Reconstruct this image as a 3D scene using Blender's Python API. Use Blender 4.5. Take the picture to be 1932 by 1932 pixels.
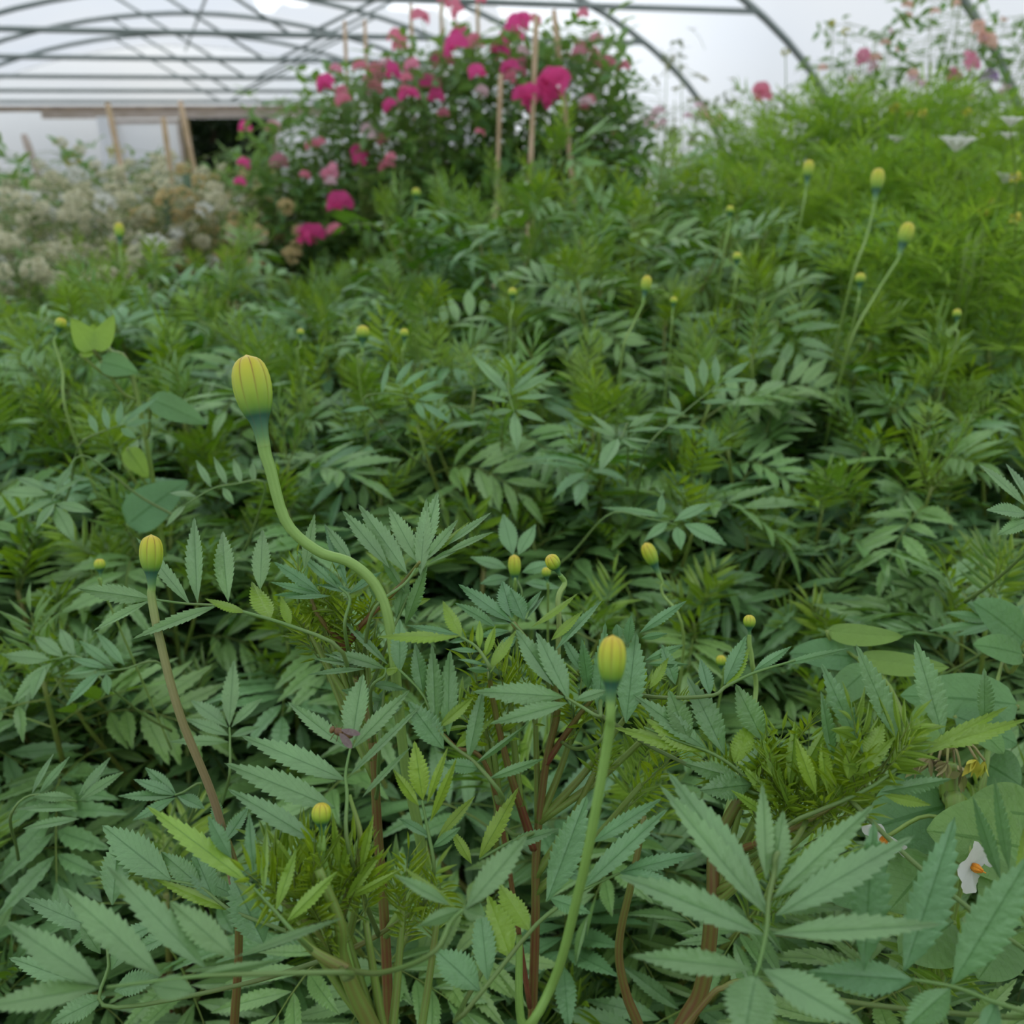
import bpy, math, random
import numpy as np
from mathutils import Matrix, Vector

# ------------------------------------------------------------------ camera, sky, exposure
for _o in list(bpy.data.objects): bpy.data.objects.remove(_o)
scene = bpy.context.scene
COL = scene.collection
F_PX = 1779.0
PITCH, ROLL, CAM_H = 0.3457, 0.0273, 1.2055
YAW, CX = 0.3528, -0.7648            # the tunnel's axis against the view, the camera's offset from the tunnel's middle
CAM = np.array([0.0, 0.0, CAM_H])
FWD = np.array([0, math.cos(PITCH), -math.sin(PITCH)])
_u = np.array([0, math.sin(PITCH), math.cos(PITCH)]); _x = np.array([1.0, 0, 0])
RGT = math.cos(ROLL) * _x - math.sin(ROLL) * _u
UPV = math.sin(ROLL) * _x + math.cos(ROLL) * _u

cam_data = bpy.data.cameras.new('camera'); cam = bpy.data.objects.new('camera', cam_data); COL.objects.link(cam)
_m = np.eye(4); _m[:3, 0] = RGT; _m[:3, 1] = UPV; _m[:3, 2] = -FWD; _m[:3, 3] = CAM
cam.matrix_world = Matrix(_m.tolist())
cam_data.sensor_width = 36; cam_data.lens = 36 * F_PX / 1932
cam_data.clip_start = 0.02; cam_data.clip_end = 200
cam_data.dof.use_dof = True; cam_data.dof.focus_distance = 0.43; cam_data.dof.aperture_fstop = 10.5
scene.camera = cam

vs = scene.view_settings
vs.view_transform = 'Standard'; vs.look = 'None'; vs.gamma = 1; vs.use_curve_mapping = False
vs.exposure = 0.0
scene.cycles.max_bounces = 7; scene.cycles.diffuse_bounces = 2; scene.cycles.glossy_bounces = 2
scene.cycles.transmission_bounces = 4; scene.cycles.transparent_max_bounces = 10
scene.cycles.caustics_reflective = False; scene.cycles.caustics_refractive = False
scene.cycles.use_denoising = True

world = bpy.data.worlds.new('sky'); scene.world = world; world.use_nodes = True
_nt = world.node_tree; _nt.nodes.clear()
def _n(nt, t, **k):
    n = nt.nodes.new(t)
    for a, b in k.items(): setattr(n, a, b)
    return n
_tc = _n(_nt, 'ShaderNodeTexCoord'); _noi = _n(_nt, 'ShaderNodeTexNoise'); _noi.inputs['Scale'].default_value = 1.6; _noi.inputs['Detail'].default_value = 3
_rmp = _n(_nt, 'ShaderNodeValToRGB'); _rmp.color_ramp.elements[0].position = .35; _rmp.color_ramp.elements[0].color = (.82, .90, 1.0, 1)
_rmp.color_ramp.elements[1].position = .65; _rmp.color_ramp.elements[1].color = (1.0, 1.0, .99, 1)
_dot = _n(_nt, 'ShaderNodeVectorMath', operation='DOT_PRODUCT'); _dot.inputs[1].default_value = (-.344, .930, .13)
_mr = _n(_nt, 'ShaderNodeMapRange'); _mr.inputs[1].default_value = .82; _mr.inputs[2].default_value = 1.0; _mr.inputs[3].default_value = 1.0; _mr.inputs[4].default_value = 21.0  # narrow bright lobe added to the sky to brighten the far wall
SKY_STRENGTH = .67
_sz = _n(_nt, 'ShaderNodeSeparateXYZ'); _gz = _n(_nt, 'ShaderNodeMapRange'); _gz.inputs[1].default_value = -.12; _gz.inputs[2].default_value = .12; _gz.inputs[3].default_value = .45; _gz.inputs[4].default_value = 1.0
_hz = _n(_nt, 'ShaderNodeMath', operation='MULTIPLY')
_mul = _n(_nt, 'ShaderNodeMath', operation='MULTIPLY'); _mul.inputs[1].default_value = SKY_STRENGTH
_bg = _n(_nt, 'ShaderNodeBackground'); _out = _n(_nt, 'ShaderNodeOutputWorld')
L_ = _nt.links.new
L_(_tc.outputs['Generated'], _noi.inputs['Vector']); L_(_noi.outputs['Fac'], _rmp.inputs[0]); L_(_rmp.outputs[0], _bg.inputs[0])
L_(_tc.outputs['Generated'], _dot.inputs[0]); L_(_dot.outputs['Value'], _mr.inputs[0]); L_(_tc.outputs['Generated'], _sz.inputs[0]); L_(_sz.outputs[2], _gz.inputs[0]); L_(_mr.outputs[0], _hz.inputs[0]); L_(_gz.outputs[0], _hz.inputs[1]); L_(_hz.outputs[0], _mul.inputs[0]); L_(_mul.outputs[0], _bg.inputs[1]); L_(_bg.outputs[0], _out.inputs[0])

# ------------------------------------------------------------------ helpers
RNG = np.random.default_rng(7)
def P(px, py, d):
    """the place seen at a pixel, d metres along the view axis"""
    return CAM + d * (FWD + (px - 966) / F_PX * RGT + (966 - py) / F_PX * UPV)
def T(x, y, z):
    """tunnel coordinates (across, along, up) to world"""
    x = x - CX
    return np.array([x * math.cos(YAW) - y * math.sin(YAW), x * math.sin(YAW) + y * math.cos(YAW), z])
def nrm(a):
    a = np.asarray(a, float); return a / (np.linalg.norm(a, axis=-1, keepdims=True) + 1e-12)

class Geo:
    """collects quads with a per-vertex tint (float) and a leaf coordinate (u across, v along)"""
    def __init__(s): s.v = []; s.q = []; s.t = []; s.uv = []; s.n = 0
    def add(s, v, q, t, uv):
        v = np.asarray(v, float).reshape(-1, 3); q = np.asarray(q, int).reshape(-1, 4)
        s.v.append(v); s.q.append(q + s.n)
        s.t.append(np.broadcast_to(np.asarray(t, float), (len(v),)) if np.ndim(t) <= 1 else np.asarray(t).reshape(-1))
        s.uv.append(np.asarray(uv, float).reshape(-1, 2) if uv is not None else np.zeros((len(v), 2))); s.n += len(v)
    def mesh(s, name, mat, origin=(0, 0, 0), smooth=True):
        v = np.concatenate(s.v) - np.asarray(origin); q = np.concatenate(s.q)
        me = bpy.data.meshes.new(name)
        me.vertices.add(len(v)); me.vertices.foreach_set('co', v.astype(np.float32).ravel())
        me.loops.add(len(q) * 4); me.loops.foreach_set('vertex_index', q.astype(np.int32).ravel())
        me.polygons.add(len(q)); me.polygons.foreach_set('loop_start', np.arange(0, len(q) * 4, 4, dtype=np.int32))
        me.polygons.foreach_set('loop_total', np.full(len(q), 4, dtype=np.int32))
        me.update(calc_edges=True)
        me.polygons.foreach_set('use_smooth', np.full(len(q), smooth, dtype=bool))
        a = me.attributes.new('tint', 'FLOAT', 'POINT'); a.data.foreach_set('value', np.concatenate(s.t).astype(np.float32))
        uv = np.concatenate(s.uv); w = np.zeros((len(v), 3), np.float32); w[:, :2] = uv
        a = me.attributes.new('luv', 'FLOAT_VECTOR', 'POINT'); a.data.foreach_set('vector', w.ravel())
        me.materials.append(mat)
        return me
    def build(s, name, mat, parent=None, smooth=True):
        o = bpy.data.objects.new(name, s.mesh(name, mat, root_loc(parent), smooth)); COL.objects.link(o)
        if parent is not None: o.parent = parent
        return o
def root_loc(p):
    l = np.zeros(3)
    while p is not None: l += np.array(p.location); p = p.parent
    return l
def tag(o, label=None, cat=None, group=None, kind=None):
    for k, v in (('label', label), ('category', cat), ('group', group), ('kind', kind)):
        if v: o[k] = v
    return o
def thing(name, loc, label, cat, group=None):
    o = bpy.data.objects.new(name, None); o.location = [float(c) for c in loc]; o.empty_display_size = .05; COL.objects.link(o)
    return tag(o, label, cat, group)

def tube(g, pts, r, sides=8, tint=0.0, cap=True, ridge=0.0):
    pts = np.asarray(pts, float); K = len(pts); r = np.broadcast_to(np.asarray(r, float), (K,))
    tan = nrm(np.gradient(pts, axis=0)); ref = np.array([0.31, -.94, .12])
    a = nrm(np.cross(tan, ref)); b = np.cross(tan, a)
    th = np.arange(sides) * 2 * math.pi / sides
    rr = (1 + ridge * np.cos(th * (sides // 2)))
    ring = (np.cos(th) * rr)[None, :, None] * a[:, None] + (np.sin(th) * rr)[None, :, None] * b[:, None]
    v = pts[:, None] + ring * r[:, None, None]
    uv = np.stack(np.broadcast_arrays((np.arange(sides) / sides)[None, :], np.linspace(0, 1, K)[:, None]), -1)
    i = np.arange(K - 1)[:, None]; j = np.arange(sides)[None]; j2 = (j + 1) % sides
    q = np.stack([i * sides + j, i * sides + j2, (i + 1) * sides + j2, (i + 1) * sides + j], -1).reshape(-1, 4)
    tt = tint if np.ndim(tint) == 0 else np.repeat(np.asarray(tint), sides)
    v = v.reshape(-1, 3)
    if cap:
        base = len(v)
        v = np.concatenate([v, pts[:1], pts[-1:]]); uv = np.concatenate([uv.reshape(-1, 2), [[0, 0]], [[0, 1]]])
        if np.ndim(tt): tt = np.concatenate([tt, tt[:1], tt[-1:]])
        jj = np.arange(0, sides, 2)
        q = np.concatenate([q, np.stack([np.full(len(jj), base), (jj + 2) % sides, (jj + 1) % sides, jj], -1),
                            np.stack([np.full(len(jj), base + 1), (K - 1) * sides + jj, (K - 1) * sides + (jj + 1) % sides, (K - 1) * sides + (jj + 2) % sides], -1)])
    g.add(v, q, tt, uv)
def tubes(g, pts, r, tint=0.0, sides=3):
    """many thin tubes at once: pts (N,K,3), r (N,K) or scalar"""
    pts = np.asarray(pts, float); N, K, _ = pts.shape; r = np.broadcast_to(np.asarray(r, float), (N, K))
    tan = nrm(np.gradient(pts, axis=1)); ref = np.array([0.31, -.74, .12])
    a = nrm(np.cross(tan, ref)); b = np.cross(tan, a)
    th = np.arange(sides) * 2 * math.pi / sides
    v = pts[:, :, None] + (np.cos(th)[:, None] * a[:, :, None] + np.sin(th)[:, None] * b[:, :, None]) * r[:, :, None, None]
    n0 = (np.arange(N) * K * sides)[:, None, None]; i = np.arange(K - 1)[None, :, None]; j = np.arange(sides)[None, None]; j2 = (j + 1) % sides
    q = np.stack([n0 + i * sides + j, n0 + i * sides + j2, n0 + (i + 1) * sides + j2, n0 + (i + 1) * sides + j], -1).reshape(-1, 4)
    t = np.broadcast_to(np.asarray(tint, float).reshape(-1, 1), (N, K * sides)).reshape(-1) if np.ndim(tint) else tint
    uv = np.zeros((N * K * sides, 2)); uv[:, 0] = .5; uv[:, 1] = .5
    g.add(v, q, np.broadcast_to(t, (N * K * sides,)), uv)
def spline(pts, n):
    pts = np.asarray(pts, float)
    if len(pts) < 3: return pts[0] + (pts[-1] - pts[0]) * np.linspace(0, 1, n)[:, None]
    p = np.concatenate([[2 * pts[0] - pts[1]], pts, [2 * pts[-1] - pts[-2]]]); m = len(pts) - 1
    out = []
    for s in np.linspace(0, m - 1e-9, n):
        i = int(s); t = s - i; a, b, c, d = p[i:i + 4]
        out.append(.5 * (2 * b + (c - a) * t + (2 * a - 5 * b + 4 * c - d) * t * t + (3 * b - a - 3 * c + d) * t ** 3))
    return np.array(out)
def box(g, lo, hi, fn=lambda x, y, z: np.array([x, y, z]), tint=0.0):
    c = np.array([fn(x, y, z) for x in (lo[0], hi[0]) for y in (lo[1], hi[1]) for z in (lo[2], hi[2])])
    g.add(c, [[0, 1, 3, 2], [4, 6, 7, 5], [0, 4, 5, 1], [2, 3, 7, 6], [0, 2, 6, 4], [1, 5, 7, 3]], tint, None)

# leaflet templates: sections (t, left/right edge factor, edge shift), columns across
def _template(teeth, cols):
    ts, ef, sh = [], [], []
    if teeth:
        n = teeth
        ts.append(0.0); ef.append(1.0); sh.append(0)
        for k in range(n):
            a = .10 + .84 * k / n; b = a + .84 / n * .62
            ts += [a, b]; ef += [.90, 1.15]; sh += [0, .026]
        ts.append(.985); ef.append(1); sh.append(0); ts.append(1.0); ef.append(1); sh.append(0)
    else:
        ts = list(np.linspace(0, 1, cols[1])); ef = [1] * len(ts); sh = [0] * len(ts); cols = cols[0]
    return np.array(ts), np.array(ef, float), np.array(sh, float), np.array(cols, float)
TPL = {'hi': _template(12, [-1, -.5, 0, .5, 1]), 'mid': _template(6, [-1, 0, 1]),
       'low': _template(0, ([-1, 0, 1], 6)), 'min': _template(0, ([-1, 0, 1], 4)), 'broad': _template(0, ([-1, -.66, -.33, 0, .33, .66, 1], 15)),
       'strip': _template(0, ([-1, 1], 4))}
def leaflets(g, base, dr, nr, L, W, bend=0.0, fold=.18, tint=0.0, tpl='mid', shape=.80, power=1.12, twist=0.0):
    base = np.asarray(base, float).reshape(-1, 3); N = len(base)
    dr = nrm(np.broadcast_to(dr, (N, 3))); nr = np.broadcast_to(nr, (N, 3)); nr = nrm(nr - (nr * dr).sum(-1, keepdims=True) * dr)
    sd = np.cross(nr, dr)
    f = lambda a: np.broadcast_to(np.asarray(a, float), (N,))[:, None, None]
    L, W, bend, fold, tw = f(L), f(W), f(bend), f(fold), f(twist)
    ts, ef, sh, cols = TPL[tpl]; S, C = len(ts), len(cols)
    prof = np.sin(math.pi * np.clip(ts, 0, 1) ** shape) ** power; prof = np.maximum(prof, .035)
    t = ts[:, None] + sh[:, None] * (np.abs(cols) >= 1)[None]
    e = np.where(np.abs(cols)[None] >= 1, ef[:, None], 1.0)
    half = (prof[:, None] * e * cols[None])[None] * W / 2
    tt = t[None]
    quilt = .0 if tpl in ('low', 'min', 'strip') else .05 * np.where((np.arange(S) % 2)[:, None] == 0, -1, 1) * (np.abs(np.abs(cols) - .5) < .3)[None]
    hgt = fold * np.abs(half) + bend * L * tt * tt * -1 + quilt * W * .35 * prof[:, None]
    ca, sa = np.cos(tw * tt), np.sin(tw * tt)
    s2 = half * ca - hgt * sa * 0; h2 = hgt + half * sa
    v = base[:, None, None] + dr[:, None, None] * (L * tt * (1 - .25 * np.abs(bend) * tt))[..., None] + sd[:, None, None] * s2[..., None] + nr[:, None, None] * h2[..., None]
    n0 = (np.arange(N) * S * C)[:, None, None]; i = np.arange(S - 1)[None, :, None]; j = np.arange(C - 1)[None, None]
    q = np.stack([n0 + i * C + j, n0 + i * C + j + 1, n0 + (i + 1) * C + j + 1, n0 + (i + 1) * C + j], -1).reshape(-1, 4)[:, ::-1]
    uv = np.broadcast_to(np.stack(np.broadcast_arrays(cols[None, :], ts[:, None]), -1)[None], (N, S, C, 2))
    tn = np.broadcast_to(np.asarray(tint, float).reshape(-1, 1) if np.ndim(tint) else np.full((N, 1), float(tint)), (N, S * C)).reshape(-1)
    g.add(v, q, tn, uv)

# ------------------------------------------------------------------ materials
MATS = {}
def new_mat(name):
    m = bpy.data.materials.new(name); m.use_nodes = True; m.node_tree.nodes.clear(); MATS[name] = m
    return m, m.node_tree, m.node_tree.links.new
def rgba(c): return (c[0], c[1], c[2], 1)
def mixc(nt, lk, fac, a, b, mode='MIX'):
    n = nt.nodes.new('ShaderNodeMix'); n.data_type = 'RGBA'; n.blend_type = mode
    if hasattr(fac, 'is_output'): lk(fac, n.inputs[0])
    else: n.inputs[0].default_value = fac
    for s, x in ((6, a), (7, b)):
        if hasattr(x, 'is_output'): lk(x, n.inputs[s])
        else: n.inputs[s].default_value = rgba(x)
    return n.outputs[2]
def math_(nt, lk, op, a, b=None, c=None, clamp=False):
    n = nt.nodes.new('ShaderNodeMath'); n.operation = op; n.use_clamp = clamp
    for i, x in enumerate((a, b, c)):
        if x is None: continue
        if hasattr(x, 'is_output'): lk(x, n.inputs[i])
        else: n.inputs[i].default_value = x
    return n.outputs[0]
def leaf_mat(name, top, young, under, through, through_young, rough=.42, trans=.38, veins=True, spec=.45):
    m, nt, lk = new_mat(name)
    at = _n(nt, 'ShaderNodeAttribute'); at.attribute_name = 'tint'
    lu = _n(nt, 'ShaderNodeAttribute'); lu.attribute_name = 'luv'
    sp = _n(nt, 'ShaderNodeSeparateXYZ'); lk(lu.outputs['Vector'], sp.inputs[0])
    ge = _n(nt, 'ShaderNodeNewGeometry'); oi = _n(nt, 'ShaderNodeObjectInfo')
    tc = _n(nt, 'ShaderNodeTexCoord')
    nz = _n(nt, 'ShaderNodeTexNoise'); nz.inputs['Scale'].default_value = 28; nz.inputs['Detail'].default_value = 3; lk(tc.outputs['Object'], nz.inputs['Vector'])
    ti = at.outputs['Fac']
    base = mixc(nt, lk, ti, top, young)
    mott = math_(nt, lk, 'MULTIPLY_ADD', nz.outputs['Fac'], .7, .62)
    hue = mixc(nt, lk, oi.outputs['Random'], (.90, 1.0, 1.02), (1.1, 1.0, .9))
    base = mixc(nt, lk, 1.0, base, hue, 'MULTIPLY')
    vm = _n(nt, 'ShaderNodeVectorMath', operation='SCALE'); lk(base, vm.inputs[0]); lk(mott, vm.inputs['Scale'])
    base = vm.outputs[0]
    if veins:
        au = math_(nt, lk, 'ABSOLUTE', sp.outputs[0])
        rib = math_(nt, lk, 'LESS_THAN', au, .055)
        w = math_(nt, lk, 'MULTIPLY_ADD', au, -.22, sp.outputs[1]); fr = math_(nt, lk, 'FRACT', math_(nt, lk, 'MULTIPLY', w, 11.0))
        sv = math_(nt, lk, 'LESS_THAN', fr, .10)
        vv = math_(nt, lk, 'MAXIMUM', math_(nt, lk, 'MULTIPLY', rib, .85), math_(nt, lk, 'MULTIPLY', sv, .25))
        dark = mixc(nt, lk, 1.0, base, (.42, .58, .42), 'MULTIPLY')
        base = mixc(nt, lk, vv, base, dark)
    col = mixc(nt, lk, ge.outputs['Backfacing'], base, mixc(nt, lk, ti, under, young))
    thr = mixc(nt, lk, ti, through, through_young)
    pb = _n(nt, 'ShaderNodeBsdfPrincipled'); lk(col, pb.inputs['Base Color']); pb.inputs['Roughness'].default_value = rough
    pb.inputs['Specular IOR Level'].default_value = spec
    if veins:
        bp = _n(nt, 'ShaderNodeBump'); bp.inputs['Strength'].default_value = .7; bp.inputs['Distance'].default_value = .0014
        n2 = _n(nt, 'ShaderNodeTexNoise'); n2.inputs['Scale'].default_value = 260; lk(tc.outputs['Object'], n2.inputs['Vector'])
        hh = math_(nt, lk, 'ADD', n2.outputs['Fac'], math_(nt, lk, 'MULTIPLY', fr, .8)); lk(hh, bp.inputs['Height']); lk(bp.outputs[0], pb.inputs['Normal'])
    tr = _n(nt, 'ShaderNodeBsdfTranslucent'); lk(thr, tr.inputs['Color'])
    mx = _n(nt, 'ShaderNodeMixShader'); mx.inputs[0].default_value = trans
    lk(pb.outputs[0], mx.inputs[1]); lk(tr.outputs[0], mx.inputs[2])
    o = _n(nt, 'ShaderNodeOutputMaterial'); lk(mx.outputs[0], o.inputs[0])
    return m
def plain(name, col, rough=.5, spec=.4, noise=None, col2=None, scale=30, metallic=0, trans=0.0, bump=0.0, rnd=0.0):
    m, nt, lk = new_mat(name)
    pb = _n(nt, 'ShaderNodeBsdfPrincipled'); pb.inputs['Roughness'].default_value = rough; pb.inputs['Specular IOR Level'].default_value = spec
    pb.inputs['Metallic'].default_value = metallic
    c = None
    tc = _n(nt, 'ShaderNodeTexCoord'); nz = _n(nt, 'ShaderNodeTexNoise'); nz.inputs['Scale'].default_value = scale; nz.inputs['Detail'].default_value = 4
    lk(tc.outputs['Object'], nz.inputs['Vector'])
    cr = _n(nt, 'ShaderNodeMapRange'); lk(nz.outputs['Fac'], cr.inputs[0]); cr.inputs[1].default_value = .35; cr.inputs[2].default_value = .65
    c = mixc(nt, lk, cr.outputs[0], col, col2 or tuple(x * .8 for x in col)); lk(c, pb.inputs['Base Color'])
    if bump:
        bp = _n(nt, 'ShaderNodeBump'); bp.inputs['Strength'].default_value = bump; bp.inputs['Distance'].default_value = .01; lk(nz.outputs['Fac'], bp.inputs['Height']); lk(bp.outputs[0], pb.inputs['Normal'])
    o = _n(nt, 'ShaderNodeOutputMaterial')
    if trans:
        tr = _n(nt, 'ShaderNodeBsdfTranslucent'); lk(c, tr.inputs['Color']); mx = _n(nt, 'ShaderNodeMixShader'); mx.inputs[0].default_value = trans
        lk(pb.outputs[0], mx.inputs[1]); lk(tr.outputs[0], mx.inputs[2]); lk(mx.outputs[0], o.inputs[0])
    else: lk(pb.outputs[0], o.inputs[0])
    return m
M_leaf = leaf_mat('marigold_leaf', (.190, .405, .168), (.42, .64, .02), (.12, .28, .040), (.15, .40, .01), (.60, .84, .006), trans=.22, rough=.40, spec=.95)
M_pea = leaf_mat('sweet_pea_leaf', (.17, .35, .15), (.26, .45, .10), (.15, .29, .12), (.22, .42, .05), (.32, .5, .08), trans=.4, veins=False, rough=.5)
M_cos = leaf_mat('cosmos_leaf', (.17, .36, .045), (.34, .54, .05), (.18, .36, .05), (.28, .52, .03), (.42, .64, .04), trans=.45, veins=False, rough=.55)
M_grey = leaf_mat('silvery_leaf', (.24, .28, .14), (.36, .34, .15), (.22, .29, .18), (.25, .33, .12), (.36, .38, .16), trans=.35, veins=False, rough=.6)
M_broad = leaf_mat('broad_leaf', (.17, .36, .15), (.30, .50, .07), (.17, .30, .12), (.22, .42, .03), (.45, .66, .02), trans=.36, veins=True, rough=.45)

def stem_mat(name, green, red):
    m, nt, lk = new_mat(name)
    at = _n(nt, 'ShaderNodeAttribute'); at.attribute_name = 'tint'; lu = _n(nt, 'ShaderNodeAttribute'); lu.attribute_name = 'luv'
    sp = _n(nt, 'ShaderNodeSeparateXYZ'); lk(lu.outputs['Vector'], sp.inputs[0])
    st = math_(nt, lk, 'SINE', math_(nt, lk, 'MULTIPLY', sp.outputs[0], 6.2832 * 7))
    tc = _n(nt, 'ShaderNodeTexCoord'); nz = _n(nt, 'ShaderNodeTexNoise'); nz.inputs['Scale'].default_value = 40; lk(tc.outputs['Object'], nz.inputs['Vector'])
    k = math_(nt, lk, 'MULTIPLY_ADD', st, .13, math_(nt, lk, 'ADD', at.outputs['Fac'], math_(nt, lk, 'MULTIPLY_ADD', nz.outputs['Fac'], .7, -.35)), clamp=True)
    c = mixc(nt, lk, k, green, red)
    pb = _n(nt, 'ShaderNodeBsdfPrincipled'); lk(c, pb.inputs['Base Color']); pb.inputs['Roughness'].default_value = .45
    o = _n(nt, 'ShaderNodeOutputMaterial'); lk(pb.outputs[0], o.inputs[0]); return m
M_stem = stem_mat('marigold_stem', (.20, .33, .055), (.20, .055, .03))
def peduncle_mat():
    m, nt, lk = new_mat('peduncle_green')
    at = _n(nt, 'ShaderNodeAttribute'); at.attribute_name = 'tint'; lu = _n(nt, 'ShaderNodeAttribute'); lu.attribute_name = 'luv'
    sp = _n(nt, 'ShaderNodeSeparateXYZ'); lk(lu.outputs['Vector'], sp.inputs[0])
    st = math_(nt, lk, 'SINE', math_(nt, lk, 'MULTIPLY', sp.outputs[0], 6.2832 * 8))
    tc = _n(nt, 'ShaderNodeTexCoord'); nz = _n(nt, 'ShaderNodeTexNoise'); nz.inputs['Scale'].default_value = 220; lk(tc.outputs['Object'], nz.inputs['Vector'])
    c = mixc(nt, lk, at.outputs['Fac'], (.21, .39, .07), (.33, .20, .12))
    d = mixc(nt, lk, 1.0, c, (1.35, 1.25, 1.5), 'MULTIPLY')
    k = math_(nt, lk, 'MULTIPLY_ADD', st, .16, math_(nt, lk, 'MULTIPLY', nz.outputs['Fac'], .7), clamp=True)
    pb = _n(nt, 'ShaderNodeBsdfPrincipled'); lk(mixc(nt, lk, k, c, d), pb.inputs['Base Color']); pb.inputs['Roughness'].default_value = .45
    pb.inputs['Subsurface Weight'].default_value = 0.0
    o = _n(nt, 'ShaderNodeOutputMaterial'); lk(pb.outputs[0], o.inputs[0]); return m
M_ped = peduncle_mat()
M_stalk = stem_mat('leaf_stalk_green', (.13, .27, .06), (.18, .12, .04))
def bud_mat():
    m, nt, lk = new_mat('flower_bud_skin')
    lu = _n(nt, 'ShaderNodeAttribute'); lu.attribute_name = 'luv'; sp = _n(nt, 'ShaderNodeSeparateXYZ'); lk(lu.outputs['Vector'], sp.inputs[0])
    at = _n(nt, 'ShaderNodeAttribute'); at.attribute_name = 'tint'      # 1 in the furrows
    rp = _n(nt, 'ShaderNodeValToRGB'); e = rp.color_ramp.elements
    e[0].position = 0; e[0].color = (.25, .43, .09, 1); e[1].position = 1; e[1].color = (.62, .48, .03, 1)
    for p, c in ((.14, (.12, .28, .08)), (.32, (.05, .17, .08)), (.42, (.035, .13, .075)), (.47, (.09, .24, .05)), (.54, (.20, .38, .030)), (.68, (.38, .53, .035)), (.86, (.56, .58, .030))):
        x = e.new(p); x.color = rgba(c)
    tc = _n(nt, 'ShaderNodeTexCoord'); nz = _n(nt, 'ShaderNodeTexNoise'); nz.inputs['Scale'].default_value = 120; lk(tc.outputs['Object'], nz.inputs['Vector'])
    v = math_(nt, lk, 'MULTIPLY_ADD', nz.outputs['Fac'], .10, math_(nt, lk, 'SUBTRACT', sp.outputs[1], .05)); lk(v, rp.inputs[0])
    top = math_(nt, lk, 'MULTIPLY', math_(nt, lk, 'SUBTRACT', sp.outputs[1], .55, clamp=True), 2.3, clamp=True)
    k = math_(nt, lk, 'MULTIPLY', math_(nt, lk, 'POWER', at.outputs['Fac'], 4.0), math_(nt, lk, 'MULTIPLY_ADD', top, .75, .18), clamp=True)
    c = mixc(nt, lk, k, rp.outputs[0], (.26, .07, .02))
    pb = _n(nt, 'ShaderNodeBsdfPrincipled'); lk(c, pb.inputs['Base Color']); pb.inputs['Roughness'].default_value = .42
    o = _n(nt, 'ShaderNodeOutputMaterial'); lk(pb.outputs[0], o.inputs[0]); return m
M_bud = bud_mat()
def petal(name, c, c2, tr=.45): return plain(name, c, rough=.6, spec=.2, col2=c2, scale=60, trans=tr)
M_hot = petal('hot_pink_petal', (.95, .14, .42), (.86, .07, .30)); M_pink = petal('rose_pink_petal', (.88, .26, .42), (.90, .42, .52))
M_salm = petal('coral_petal', (.86, .20, .32), (.88, .34, .42)); M_pale = petal('pale_pink_petal', (.90, .58, .66), (.92, .72, .76))
M_peach = petal('peach_petal', (.88, .50, .38), (.92, .66, .55)); M_lilac = petal('lilac_petal', (.58, .35, .75), (.68, .5, .8))
M_white = petal('white_petal', (.86, .87, .80), (.80, .80, .70)); M_cream = petal('cream_petal', (.74, .72, .46), (.82, .80, .64)); M_straw = petal('straw_petal', (.72, .56, .24), (.70, .62, .36))
M_orange = plain('orange_anther', (.85, .35, .02), .5, col2=(.7, .22, .01), scale=400)
M_yel = plain('yellow_green_bud', (.50, .56, .06), .5, col2=(.6, .5, .05), scale=90)
M_cane = plain('bamboo', (.58, .42, .27), .5, col2=(.44, .32, .17), scale=18)
M_steel = plain('galvanised_steel', (.24, .29, .27), .45, .5, col2=(.30, .34, .32), scale=6, metallic=.2)
M_wood = plain('weathered_board', (.26, .20, .14), .75, .2, col2=(.38, .30, .22), scale=9)
M_wood_pale = plain('pale_board', (.52, .44, .38), .75, .2, col2=(.42, .35, .28), scale=9)
M_post = plain('olive_brown_post', (.20, .16, .07), .7, .2, col2=(.28, .22, .10), scale=8)
M_soil = plain('soil', (.045, .030, .018), .95, .1, col2=(.016, .011, .007), scale=14, bump=.8)
M_bounce = plain('outside_bounce_ground', (.34, .34, .30), .9, .1, col2=(.26, .30, .18), scale=5)  # outside ground made pale to bounce more light onto the film walls
M_hedge = leaf_mat('hedge_leaf', (.015, .035, .013), (.03, .06, .015), (.015, .035, .012), (.05, .10, .01), (.1, .2, .02), trans=.25, veins=False)
M_bark = plain('bark', (.10, .07, .045), .9, .1, scale=12)
M_fly = plain('fly_body', (.10, .045, .025), .35, .5, col2=(.20, .11, .02), scale=700)
M_wing = plain('fly_wing', (.24, .18, .16), .25, .6, col2=(.20, .13, .12), scale=900, trans=.3)
M_dry = plain('withered_flower', (.36, .29, .16), .8, .1, col2=(.30, .34, .10), scale=200)
M_net = plain('grey_green_stake', (.09, .15, .09), .7, .2, col2=(.13, .19, .11), scale=10)

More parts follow.
